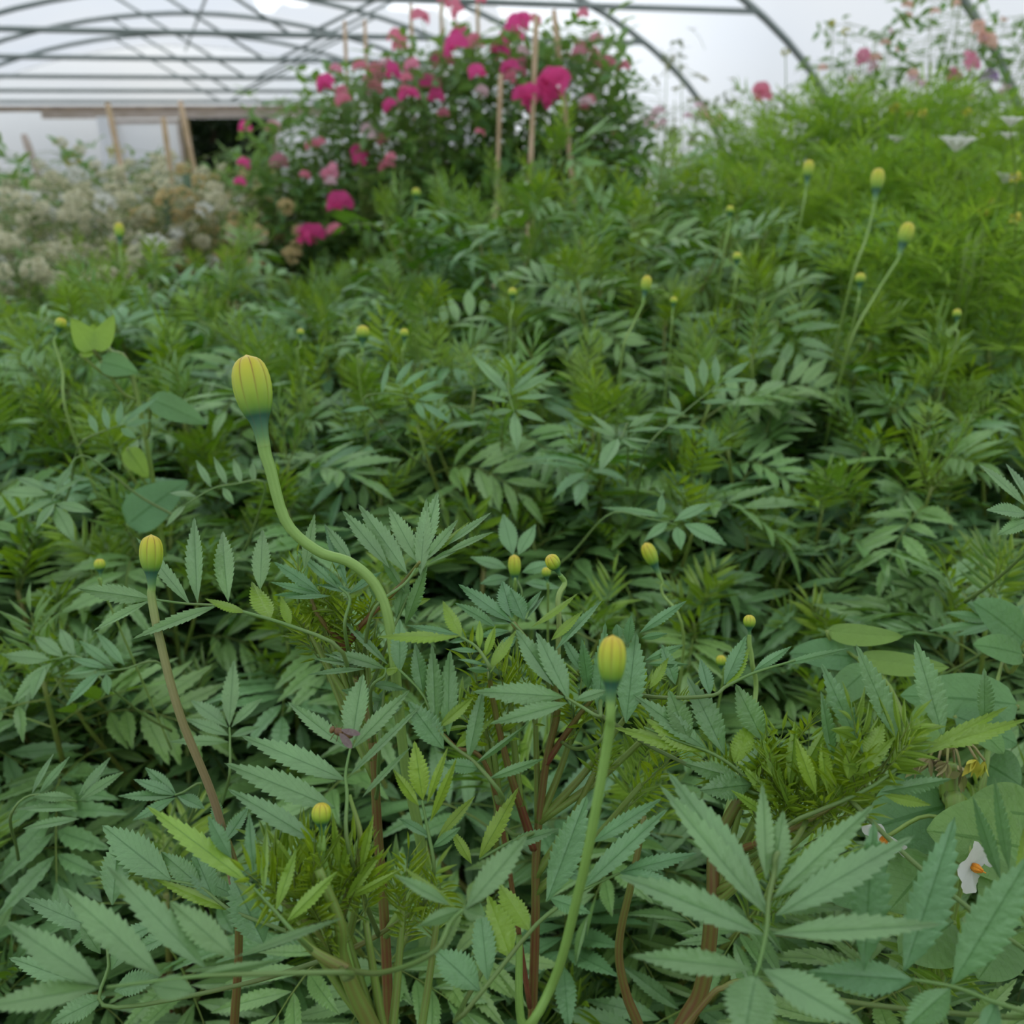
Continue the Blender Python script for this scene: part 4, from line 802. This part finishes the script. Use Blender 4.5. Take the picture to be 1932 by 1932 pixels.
# ---- the fly
fc = P(640, 1381, .372); fx = nrm(RGT * .92 - UPV * .28 - FWD * .05); fz = nrm(-FWD * .6 + Z * .6); fz = nrm(fz - np.dot(fz, fx) * fx); fy = np.cross(fz, fx)
fly = thing('fly', fc, 'small brown fly resting on a grey green marigold leaf near the looping stalk', 'fly')
def ell(g, c, ax, rad, n=12):
    V = []; 
    for i in range(n + 1):
        p = math.pi * i / n
        for j in range(16):
            t = 2 * math.pi * j / 16; l = (-math.cos(p), max(math.sin(p), .02) * math.cos(t), max(math.sin(p), .02) * math.sin(t))
            V.append(c + sum(l[q] * rad[q] * ax[q] for q in range(3)))
    i = np.arange(n)[:, None]; j = np.arange(16)[None]; g.add(V, np.stack([i * 16 + j, i * 16 + (j + 1) % 16, (i + 1) * 16 + (j + 1) % 16, (i + 1) * 16 + j], -1), 0, None)
AX = (fx, fy, fz)
g = Geo(); ell(g, fc - fx * .0002, AX, (.0021, .0016, .0015)); g.build('thorax', M_fly, fly)
g = Geo(); ell(g, fc - fx * .0029, AX, (.0011, .0015, .0013)); g.build('head', M_fly, fly)
g = Geo(); ell(g, fc + fx * .0032 - fz * .0003, AX, (.0026, .0014, .0012)); g.build('abdomen', M_fly, fly)
for sg, an in ((1, .10), (-1, .55)):
    g = Geo(); leaflets(g, [fc + fx * .0002 + fz * .0012 + fy * sg * .0006], [fx * math.cos(an) + fy * sg * math.sin(an) - fz * .05], [fz + fy * .2 * sg], .0082, .0030, tpl='broad', shape=1.25, power=.6, fold=.05); g.build('wing', M_wing, fly)
for sg in (-1, 1):
    for k in (-1, 0, 1):
        a = fc + fx * .0011 * k - fz * .001; e = a + fy * sg * .0032 + fx * .0014 * k - fz * .0016
        g = Geo(); tube(g, [a, (a + e) / 2 + fz * .0012, e], .00016, 5); g.build('leg', M_fly, fly)
# ------------------------------------------------------------------ tall flowers behind the bed
def vine_mesh(seed, H, r, n, lsize, stems=5, top_open=.25, zmin=.25, width=.42, tint_hi=.6, tendr=True):
    """leafy climbing plant about the origin, denser below, open wisps on top"""
    rg = np.random.default_rng(seed); gf, gs = Geo(), Geo(); S = []
    for k in range(stems):
        a = rg.uniform(0, 6.28); rr = r * rg.uniform(.2, .9); hh = H * rg.uniform(.78, 1.0)
        p = [np.array([rr * math.cos(a) * f + rg.normal(0, .012), rr * math.sin(a) * f + rg.normal(0, .012), hh * f]) for f in np.linspace(0, 1, 9)]
        c = spline(p, 30); S.append(c); tube(gs, c, np.linspace(.004, .0015, 30), 5, tint=.1)
    z = rg.uniform(0, 1, n) ** .8 * (1 - top_open) + 0; ext = rg.uniform(1 - top_open, 1, int(n * .12)); z = np.concatenate([z[:n - len(ext)], ext]); z = zmin * H + z * (H * 1.0 - zmin * H)
    f = z / H; th = rg.uniform(0, 6.28, n); rad = r * np.sqrt(rg.uniform(.15, 1, n)) * np.where(f > 1 - top_open, .75, 1.0)
    si = rg.integers(0, stems, n)
    base = np.stack([np.array([np.interp(zz, S[s][:, 2], S[s][:, 0]) for zz, s in zip(z, si)]), np.array([np.interp(zz, S[s][:, 2], S[s][:, 1]) for zz, s in zip(z, si)]), z], -1)
    end = np.stack([rad * np.cos(th), rad * np.sin(th), z + rg.uniform(-.02, .06, n)], -1)
    far = np.linalg.norm(end - base, axis=1); end = base + (end - base) * np.minimum(1, .16 / far)[:, None]
    mid = (base + end) / 2 + [0, 0, .01]; tubes(gs, np.stack([base, mid, end], 1), .0009, tint=np.full(n, .05))
    out = nrm(end - base + rg.normal(0, .05, (n, 3)))
    nn = nrm(rg.normal(0, .5, (n, 3)) + [0, 0, 1]); t = rg.uniform(0, tint_hi, n)
    for sg in (-1, 1):
        sd = nrm(np.cross(out, nn)) * sg; L = lsize * rg.uniform(.6, 1.15, n)
        leaflets(gf, end, nrm(out * .6 + sd + nn * rg.uniform(-.1, .5, (n, 1))), nn, L, L * width, bend=rg.uniform(0, .3, n), fold=rg.uniform(.05, .4, n), tint=t, tpl='low', shape=.9)
    return gf, gs, S
def sweet_pea_geo(mat):
    """one sweet pea: upright wavy standard, two wings, keel; 1 unit wide, facing -Y"""
    g = Geo(); n, m = 7, 13; V = []
    for i in range(n):
        f = i / (n - 1)
        for j in range(m):
            a = math.radians(-115 + 230 * j / (m - 1)); r = .52 * f * (1 - .12 * math.exp(-(a / .25) ** 2))
            V.append((r * math.sin(a), .04 + .16 * f * f + .05 * f * math.sin(a * 5), .05 + r * math.cos(a) * .95))
    i = np.arange(n - 1)[:, None]; j = np.arange(m - 1)[None]; g.add(V, np.stack([i * m + j, i * m + j + 1, (i + 1) * m + j + 1, (i + 1) * m + j], -1), 0, None)
    for s in (-1, 1): leaflets(g, [[0, 0, .04]], [[s * .35, -.75, -.12]], [[s * .9, .3, .5]], .42, .30, bend=.2, fold=.3, tpl='broad', shape=1.0, power=.7)
    leaflets(g, [[0, 0, 0]], [[0, -.8, -.3]], [[1, 0, .2]], .3, .16, tpl='low'); leaflets(g, [[0, 0, 0]], [[0, -.8, -.3]], [[-1, 0, .2]], .3, .16, tpl='low')
    return g.mesh('flower', mat)
PEA = {k: sweet_pea_geo(m) for k, m in (('H', M_hot), ('S', M_salm), ('P', M_pink), ('L', M_pale), ('O', M_peach), ('V', M_lilac))}
def profile_px(prof, px): return np.interp(px, [p[0] for p in prof], [p[1] for p in prof])
def flower_on(plants, px, py, size, kind, meshes, seed, dj, stalk=.07, stalk_mat=M_stem):
    rg = np.random.default_rng(seed)
    # nearest plant in the picture whose depth carries it
    t, tx, d = min(plants, key=lambda q: abs(q[1] - px)); d = d + dj
    c = P(px, py, d); s = size * d / F_PX * 1.38
    o = bpy.data.objects.new('flower', meshes[kind]); COL.objects.link(o)
    base = np.array(t.location); ax = np.array([base[0] + (c[0] - base[0]) * .35, base[1] + (c[1] - base[1]) * .35, c[2] - stalk - .05])
    if np.linalg.norm(ax - c) > .35: ax = c + (ax - c) * .35 / np.linalg.norm(ax - c)
    g = Geo(); tube(g, spline([ax, (ax + c) / 2 + Z * .012, c - Z * .002], 6), .0011, 4, tint=.05); st = g.build('flower_stalk', stalk_mat, t)
    o.parent = st; o.location = [float(v) for v in c - base]; o.scale = (s, s, s)
    o.rotation_euler = (rg.normal(0, .25), rg.normal(0, .3), rg.uniform(-.9, .9)); return o

PROF = [(490, 350), (520, 310), (560, 205), (640, 175), (700, 150), (750, 120), (850, 115), (950, 100), (1050, 60), (1110, 95), (1150, 160), (1200, 250)]
PV = [vine_mesh(300 + k, 1.5, .24, 1000, .052) for k in range(4)]; PV = [(a.mesh('foliage', M_pea), b.mesh('stem', M_stem)) for a, b, _ in PV]
PEAS = []
cols = [(520, 2.9), (575, 2.75), (635, 2.65), (700, 2.75), (760, 2.6), (820, 2.7), (885, 2.6), (950, 2.7), (1010, 2.55), (1065, 2.6), (1120, 2.7), (1165, 2.8)]
for k, (px, d) in enumerate(cols):
    top = P(px, profile_px(PROF, px) - 10, d); fol, st = PV[k % 4]
    pos = 'leftmost of the pink flowered clump' if k == 0 else 'rightmost of the pink flowered clump' if k == len(cols) - 1 else ORD[k] + ' from the left in the pink clump'
    t = thing('sweet_pea_plant', (top[0], top[1], 0), 'tall sweet pea with pink flowers, ' + pos, 'sweet pea', 'pink sweet peas behind the marigolds')
    for nm, me in (('foliage', fol), ('stem', st)):
        o = bpy.data.objects.new(nm, me); COL.objects.link(o); o.parent = t; o.rotation_euler = (0, 0, k * 1.9); o.scale = (1, 1, top[2] / 1.5)
    PEAS.append((t, px, d))
FL = '''H:857,90,36 840,118,36 868,72,28 815,165,34 818,185,28 772,180,30 735,203,22 775,125,20 737,138,28 940,95,32 970,70,38 978,50,32 985,35,22 905,140,30 960,130,28 1035,155,50 1052,165,44 1022,185,48 990,187,34 1040,192,34 683,292,30 683,305,24 640,388,36 590,447,34 612,157,26 615,166,22 450,345,18 459,243,22 457,310,20 632,392,22 572,452,26 1000,180,28 968,62,26
S:1013,40,20 1095,30,22 1100,88,24 1115,102,24 1120,118,20 1147,122,24 1172,128,22 745,72,28 757,90,24 796,35,28 702,135,24 704,165,24 650,190,24 645,172,18 728,315,24 733,300,20 720,268,20 590,275,22 602,272,18 576,333,16 632,437,22 570,440,20 835,217,18 908,250,16 898,88,24 895,74,20 1110,190,18 1100,205,16 765,150,18 975,140,26 965,150,22 850,12,26 862,26,22 838,2,22 1270,283,12 1160,262,18 1435,182,28 1437,170,22 678,128,20 760,170,18 910,2,18 1075,110,20
P:527,312,26 513,243,20 620,325,28 614,335,22 696,150,20 725,125,24 712,145,22 780,125,22 950,110,26 1090,100,20 1125,75,18 530,298,16 632,132,18 870,60,20 990,120,22
L:697,248,24 910,175,20 705,262,16 530,240,16 1105,195,20 622,345,18 724,128,24 700,175,18 990,100,22'''
for line in FL.split('\n'):
    k, r = line.split(':')
    for i, q in enumerate(r.split()):
        x, y, s = map(float, q.split(','))
        if x > 1200: continue
        flower_on(PEAS, x, y, s, k, PEA, int(x * 31 + y), random.Random(int(x * y)).uniform(-.22, -.12) if y > 120 else random.Random(int(x * y)).uniform(-.15, .1))

# pale sweet peas at the right edge of the picture
PVR = [vine_mesh(330 + k, 1.6, .20, 560, .046, stems=8, top_open=.45) for k in range(3)]; PVR = [(a.mesh('foliage', M_pea), b.mesh('stem', M_stem)) for a, b, _ in PVR]
PALE = []
cols = [(1560, 3.3, 130), (1625, 3.2, 55), (1690, 3.15, 70), (1740, 3.0, 5), (1790, 3.1, -25), (1840, 2.95, 30), (1885, 3.05, 60), (1935, 2.9, 50)]
for k, (px, d, y) in enumerate(cols):
    top = P(px, y, d); fol, st = PVR[k % 3]
    t = thing('sweet_pea_plant', (top[0], top[1], 0), 'open sweet pea with peach and pale flowers, %s' % ('leftmost at the right edge' if k == 0 else ORD[k] + ' from the left of the pale clump'), 'sweet pea', 'pale sweet peas at the right')
    for nm, me in (('foliage', fol), ('stem', st)):
        o = bpy.data.objects.new(nm, me); COL.objects.link(o); o.parent = t; o.rotation_euler = (0, 0, k * 2.3); o.scale = (1, 1, top[2] / 1.6)
    PALE.append((t, px, d))
FR = '''P:1625,105,26 1628,118,20 1830,125,30 1833,105,24 1797,150,28 1797,172,24 1800,135,18
O:1652,112,22 1702,95,22 1713,12,20 1710,30,18 1806,8,20 1850,60,28 1862,78,28 1845,45,22 1720,140,20 1555,130,18 1670,82,16 1895,38,14 1858,70,26 1870,88,20 1765,22,16
L:1835,185,22 1645,118,20 1855,72,22 1540,192,16 1617,185,16 1722,150,16
L:1607,155,20 1680,60,16 1740,160,18 1900,165,18 1890,178,18 1650,130,20
V:1865,148,30 1872,138,22'''
for line in FR.split('\n'):
    k, r = line.split(':')
    for q in r.split():
        x, y, s = map(float, q.split(',')); flower_on(PALE, x, y, s * .8, k, PEA, int(x * 31 + y), -.12)

# grey green wispy plants between the two clumps
gA, gB, _ = vine_mesh(350, 1.4, .16, 420, .038, stems=9, top_open=.6, width=.5, zmin=.45); wf, ws = gA.mesh('foliage', M_grey), gB.mesh('stem', M_stem)
WISP = []
for k, (px, y, d) in enumerate([(1225, 205, 3.4), (1292, 95, 3.3), (1350, 180, 3.5), (1430, 190, 3.4), (1500, 200, 3.6)]):
    top = P(px, y, d); t = thing('flowering_plant', (top[0], top[1], 0), 'wispy grey green plant with pale flowers, ' + ['beside the pink sweet peas', 'tallest against the film', 'right of the tallest wispy plant', 'under the coral flower spike', 'behind the feathery cosmos'][k], 'wispy plant', 'wispy plants in the gap')
    for nm, me in (('foliage', wf), ('stem', ws)):
        o = bpy.data.objects.new(nm, me); COL.objects.link(o); o.parent = t; o.rotation_euler = (0, 0, k * 1.3); o.scale = (1, 1, top[2] / 1.4)
    WISP.append((t, px, d))
for x, y, s, k in [(1435, 172, 24, 'S'), (1437, 186, 26, 'S'), (1325, 215, 18, 'L'), (1345, 235, 20, 'L'), (1240, 215, 20, 'L'), (1320, 200, 14, 'L'), (1225, 230, 18, 'L'), (1360, 225, 14, 'O'), (1250, 235, 14, 'L'), (1300, 220, 14, 'L'), (1235, 240, 14, 'O'), (1335, 222, 14, 'O')]:
    flower_on(WISP, x, y, s, k, PEA, int(x + y), -.1)

# cosmos: feathery bright green plants, white flowers
def cosmos_mesh(seed, H=1.3, r=.2):
    rg = np.random.default_rng(seed); gf, gs = Geo(), Geo(); n = 190
    z = H * rg.uniform(.35, 1.0, n) ** .8; th = rg.uniform(0, 6.28, n)
    base = np.stack([rg.normal(0, .03, n) * (z / H) + np.cos(th) * r * .35, rg.normal(0, .03, n) + np.sin(th) * r * .35, z - .05], -1)
    d = nrm(np.stack([np.cos(th), np.sin(th), rg.uniform(.2, 1.4, n)], -1)); L = rg.uniform(.10, .17, n)
    for k in range(6):
        a = rg.uniform(0, 6.28); p = [np.array([math.cos(a) * r * .6 * f, math.sin(a) * r * .6 * f, H * .97 * f]) for f in (0, .4, .7, 1)]; tube(gs, spline(p, 14), np.linspace(.004, .0015, 14), 5, tint=.0)
    s = np.linspace(0, 1, 5)[None, :, None]; droop = rg.uniform(0, .5, n)[:, None, None]
    rp = base[:, None] + d[:, None] * L[:, None, None] * s - Z * droop * L[:, None, None] * s * s
    tubes(gf, rp, .0008, tint=np.full(n, .3)); ti = rg.uniform(0, 1, n)
    for k in range(1, 7):
        sv = k / 6.5; i = min(3, int(sv * 4)); p = rp[:, i] + (rp[:, i + 1] - rp[:, i]) * (sv * 4 - i)
        for sg in (-1, 1):
            for a2 in (.0, .55):
                sd = nrm(np.cross(d, nrm(Z + rg.normal(0, .3, (n, 3))))) * sg
                dd = nrm(sd + d * (.7 + a2) + rg.normal(0, .15, (n, 3))); ll = L * .42 * math.sin(math.pi * (.15 + .7 * sv)) * rg.uniform(.7, 1.2, n)
                leaflets(gf, p, dd, Z + rg.normal(0, .6, (n, 3)), ll, .0035, bend=rg.uniform(-.1, .3, n), tint=ti, tpl='strip', fold=0, shape=.9)
    return gf.mesh('foliage', M_cos), gs.mesh('stem', M_stem)
CV = [cosmos_mesh(400 + k) for k in range(3)]; COS = []
CP = [(1395, 2.3, 275), (1450, 2.15, 235), (1510, 2.25, 205), (1570, 2.1, 190), (1640, 2.2, 185), (1700, 2.05, 200), (1765, 2.15, 195), (1830, 2.0, 210), (1895, 2.1, 205), (1960, 1.95, 200), (1480, 1.85, 330), (1580, 1.8, 300), (1680, 1.75, 300), (1780, 1.7, 310), (1880, 1.65, 310), (1970, 1.6, 330), (1830, 1.4, 430), (1930, 1.35, 440), (1740, 1.45, 420)]
for k, (px, d, y) in enumerate(CP):
    top = P(px, y, d); fol, st = CV[k % 3]
    row = 'back row' if k < 10 else 'middle row' if k < 16 else 'front row'; kk = k if k < 10 else k - 10 if k < 16 else k - 16
    t = thing('cosmos_plant', (top[0], top[1], 0), 'feathery bright green cosmos, %s in the %s' % ('leftmost' if kk == 0 and k < 16 else ['rightmost of the pair', 'nearest', 'inner'][kk] if k >= 16 else ORD[kk] + ' from the left', row), 'cosmos plant', 'feathery cosmos at the right')
    for nm, me in (('foliage', fol), ('stem', st)):
        o = bpy.data.objects.new(nm, me); COL.objects.link(o); o.parent = t; o.rotation_euler = (0, 0, k * 2.1); o.scale = (1, 1, (top[2] + .03) / 1.3)
    COS.append((t, px, d))
def daisy_mesh(mat, np_=8, L=.66, w=.40, up=1.05, centre=True):
    g = Geo(); th = np.arange(np_) * 2 * math.pi / np_
    leaflets(g, np.stack([np.cos(th) * .06, np.sin(th) * .06, th * 0], -1), np.stack([np.cos(th), np.sin(th), th * 0 + up], -1), [0, 0, 1], L, w, bend=.15, fold=.2, tpl='broad', shape=1.3, power=.5)
    return g.mesh('flower', mat)
def head_mesh(mat, n=46, seed=0):
    """a rounded head of small florets"""
    rg = np.random.default_rng(seed); g = Geo(); d = nrm(rg.normal(size=(n, 3)) + [0, 0, .45]); t = nrm(np.cross(d, rg.normal(size=(n, 3))))
    leaflets(g, d * .28 * np.array([1, 1, .7]), nrm(d + t * .8), d, rg.uniform(.2, .34, n), rg.uniform(.16, .26, n), bend=.3, tpl='low', shape=1.2, power=.5)
    return g.mesh('flower', mat)
DAISY = daisy_mesh(M_white); CEN = head_mesh(M_yel, 20, 3); HEADS = {'C': head_mesh(M_cream, 46, 1), 'W': head_mesh(M_white, 40, 2), 'Y': head_mesh(M_straw, 40, 4), 'G': head_mesh(M_yel, 30, 5), 'D': DAISY}
for x, y, s, tl in [(1803, 285, 46, (-1.0, 0)), (1665, 193, 28, (-.6, .2)), (1906, 238, 30, (-.5, 0)), (1895, 345, 30, (-1.3, .2)), (1690, 268, 20, (-.8, 0)), (1900, 262, 20, (-1.2, 0))]:
    o = flower_on([c for c in COS[10:]] if y > 230 else COS[:10], x, y, s, 'D', HEADS, int(x), -.12); o.rotation_euler = (.12, tl[1], .3)
for x, y, s in [(1690, 203, 18), (1742, 214, 16), (1718, 216, 14), (1826, 212, 14), (1918, 335, 20), (1873, 382, 14), (1856, 400, 18), (1918, 412, 20), (1570, 45, 14), (1596, 60, 14), (1482, 98, 14), (1855, 455, 12), (1900, 300, 12)]:
    flower_on(COS, x, y, s, 'G', HEADS, int(x), -.12)

# cream and straw coloured flowers on the left, with silvery foliage
gA, gB, _ = vine_mesh(360, 1.1, .24, 420, .045, stems=8, top_open=.3, width=.3, zmin=.2); cf, cs = gA.mesh('foliage', M_grey), gB.mesh('stem', M_stem)
gA, gB, _ = vine_mesh(361, 1.1, .22, 380, .06, stems=7, top_open=.4, width=.45, zmin=.2); df, ds_ = gA.mesh('foliage', M_pea), gB.mesh('stem', M_stem)
LEFT = []
LP = [(-60, 2.6, 420), (20, 2.9, 400), (80, 2.5, 390), (130, 3.2, 345), (190, 2.7, 365), (245, 3.1, 340), (290, 2.6, 385), (330, 3.3, 335), (380, 2.8, 370), (420, 3.3, 350), (460, 2.8, 385), (505, 3.1, 385), (60, 3.8, 350), (200, 3.9, 320), (330, 4.2, 310), (430, 4.0, 330), (-60, 3.6, 350), (30, 2.1, 480), (110, 2.15, 470)]
for k, (px, d, y) in enumerate(LP):
    top = P(px, y, d); t = thing('cream_flowered_plant', (top[0], top[1], 0), 'silvery plant with papery %s flower heads, %s' % ('straw yellow' if 380 <= px <= 520 else 'cream', ['cut by the left edge', 'first inside the left edge', 'second inside the left edge', 'left of the leaning cane behind', 'left of the leaning cane in front', 'at the leaning cane', 'in front between two canes', 'between two canes behind', 'before the doorway post', 'under the doorway', 'front straw yellow patch', 'beside the pink sweet peas', 'far left against the film', 'far, left of the white post', 'far, before the sliding door', 'far, below the doorway', 'furthest at the left edge', 'nearest at the left edge', 'nearest, right of the left edge one'][k]), 'flowering plant', 'cream flowers of the left bed')
    for nm, me in (('foliage', cf), ('stem', cs)):
        o = bpy.data.objects.new(nm, me); COL.objects.link(o); o.parent = t; o.rotation_euler = (0, 0, k * 1.7); o.scale = (1, 1, top[2] / 1.1)
    LEFT.append((t, px, d))
rr = random.Random(9)
for t, px, d in LEFT:
    n = 34; top = np.array(t.location); hh = t.children[0].scale[2] * 1.1
    for k in range(n):
        a = rr.uniform(0, 6.28); r = .30 * math.sqrt(rr.random()); z = hh * (1.02 - .30 * (k / n) * rr.uniform(.6, 1.1)); c = top + [r * math.cos(a), r * math.sin(a) - .10, z]
        kind = 'Y' if 375 <= px <= 520 and rr.random() < .75 else ('C' if rr.random() < .75 else 'W'); s = rr.uniform(.04, .065)
        o = bpy.data.objects.new('flower', HEADS[kind]); COL.objects.link(o)
        g = Geo(); ax = top + [r * .4 * math.cos(a), r * .4 * math.sin(a), z - .12]; tube(g, spline([ax, (ax + c) / 2 + Z * .01, c], 5), .0012, 4, tint=.1); st = g.build('flower_stalk', M_stem, t)
        o.parent = st; o.location = [float(v) for v in c - top]; o.scale = (s, s, s); o.rotation_euler = (rr.uniform(-.5, .5), rr.uniform(-.5, .5), a)
for k, (px, d, y, lab) in enumerate([(150, 4.2, 285, 'leafy dark green plant with round seed heads before the far wall'), (10, 3.3, 290, 'feathery green plant cut by the left edge'), (-20, 2.8, 330, 'dark green plant at the very left edge behind the cream flowers'), (400, 4.6, 330, 'leafy green plant below the dark doorway'), (450, 5.0, 290, 'tall loose green plant right of the doorway'), (500, 4.4, 270, 'green plant touching the left side of the pink sweet peas'), (270, 4.8, 300, 'green plant before the sliding door')]):
    top = P(px, y, d); t = thing('green_plant', (top[0], top[1], 0), lab, 'green plant', 'green plants behind the cream flowers')
    for nm, me in (('foliage', df), ('stem', ds_)):
        o = bpy.data.objects.new(nm, me); COL.objects.link(o); o.parent = t; o.rotation_euler = (0, 0, k * 1.7); o.scale = (1.1, 1.1, top[2] / 1.1)
    if k == 0: 
        for x, y2, s in [(114, 270, 22), (150, 282, 18), (138, 305, 26), (220, 285, 28), (295, 300, 22)]: flower_on([(t, px, d)], x, y2, s, 'C' if s < 24 else 'G', HEADS, x, 0, stalk=.2)

# canes
def cane(a, b, d0, d1, label, mat=M_cane, r=.006, name='bamboo_cane', down=True):
    p, q = P(a[0], a[1], d0), P(b[0], b[1], d1)         # top, lower point; carried on to the ground
    v = q - p; foot = p + v * (p[2] / max(1e-3, p[2] - q[2])) if down else q
    foot[:2] = np.clip(foot[:2], q[:2] - .4, q[:2] + .4)
    g = Geo(); pts = [foot + (p - foot) * t for t in np.linspace(0, 1, 22)]; rad = np.full(22, r); rad[::4] *= 1.22
    tube(g, pts, rad, 8); return tag(g.build(name, mat), label, 'cane' if name == 'bamboo_cane' else 'stake', 'canes supporting the flowers')
cane((203, 195), (255, 440), 3.4, 3.4, 'bamboo cane leaning across the white post on the left', r=.009)
cane((340, 192), (372, 350), 3.6, 3.6, 'bamboo cane beside the doorway post', r=.009)
cane((308, 222), (332, 400), 3.5, 3.5, 'pale bamboo cane before the sliding door', r=.009)
cane((1012, 30), (1003, 272), 2.35, 2.35, 'stout bamboo cane standing in front of the pink sweet peas', r=.0065)
cane((1045, 20), (1060, 150), 2.5, 2.5, 'bamboo cane right of the stout one in the pink sweet peas', r=.007)
cane((650, 40), (655, 200), 2.9, 2.9, 'thin pale cane above the left of the pink sweet peas', r=.005)
cane((688, 38), (692, 180), 2.9, 2.9, 'thin pale cane, second from left above the pink sweet peas', r=.005)
cane((775, 8), (778, 150), 2.9, 2.9, 'thin cane above the coral flower in the pink clump', r=.005)
cane((832, 5), (835, 150), 2.9, 2.9, 'thin cane reaching the top edge above the hot pink flowers', r=.005)
cane((900, 0), (905, 150), 2.9, 2.9, 'thin cane right of the hot pink flowers', r=.005)
cane((945, 140), (940, 290), 2.45, 2.45, 'cane half hidden in the middle of the sweet pea foliage', r=.006)
cane((1500, 180), (1360, 350), 2.0, 2.0, 'thin cane in the feathery cosmos', r=.003) if False else None
cane((308, 332), (322, 440), 2.7, 2.7, 'grey green flat stake among the cream flowers', M_net, .014, 'garden_stake')
cane((352, 330), (358, 440), 2.9, 2.9, 'second grey green stake among the cream flowers', M_net, .012, 'garden_stake')
cane((45, 255), (75, 315), 6.0, 6.0, 'pale pole leaning at the far left wall', M_wood_pale, .02, 'garden_stake')
# white post with its hanging foot, left of the sliding door
wp = T(-.99, Y_END - .35, 0); g = Geo(); tube(g, [wp, wp + [0.0, 0, 1.9]], .065, 12); tag(g.build('post', petal('white_plastic', (.9, .9, .9), (.82, .84, .84), .3)), 'white post standing left of the sliding door', 'post')
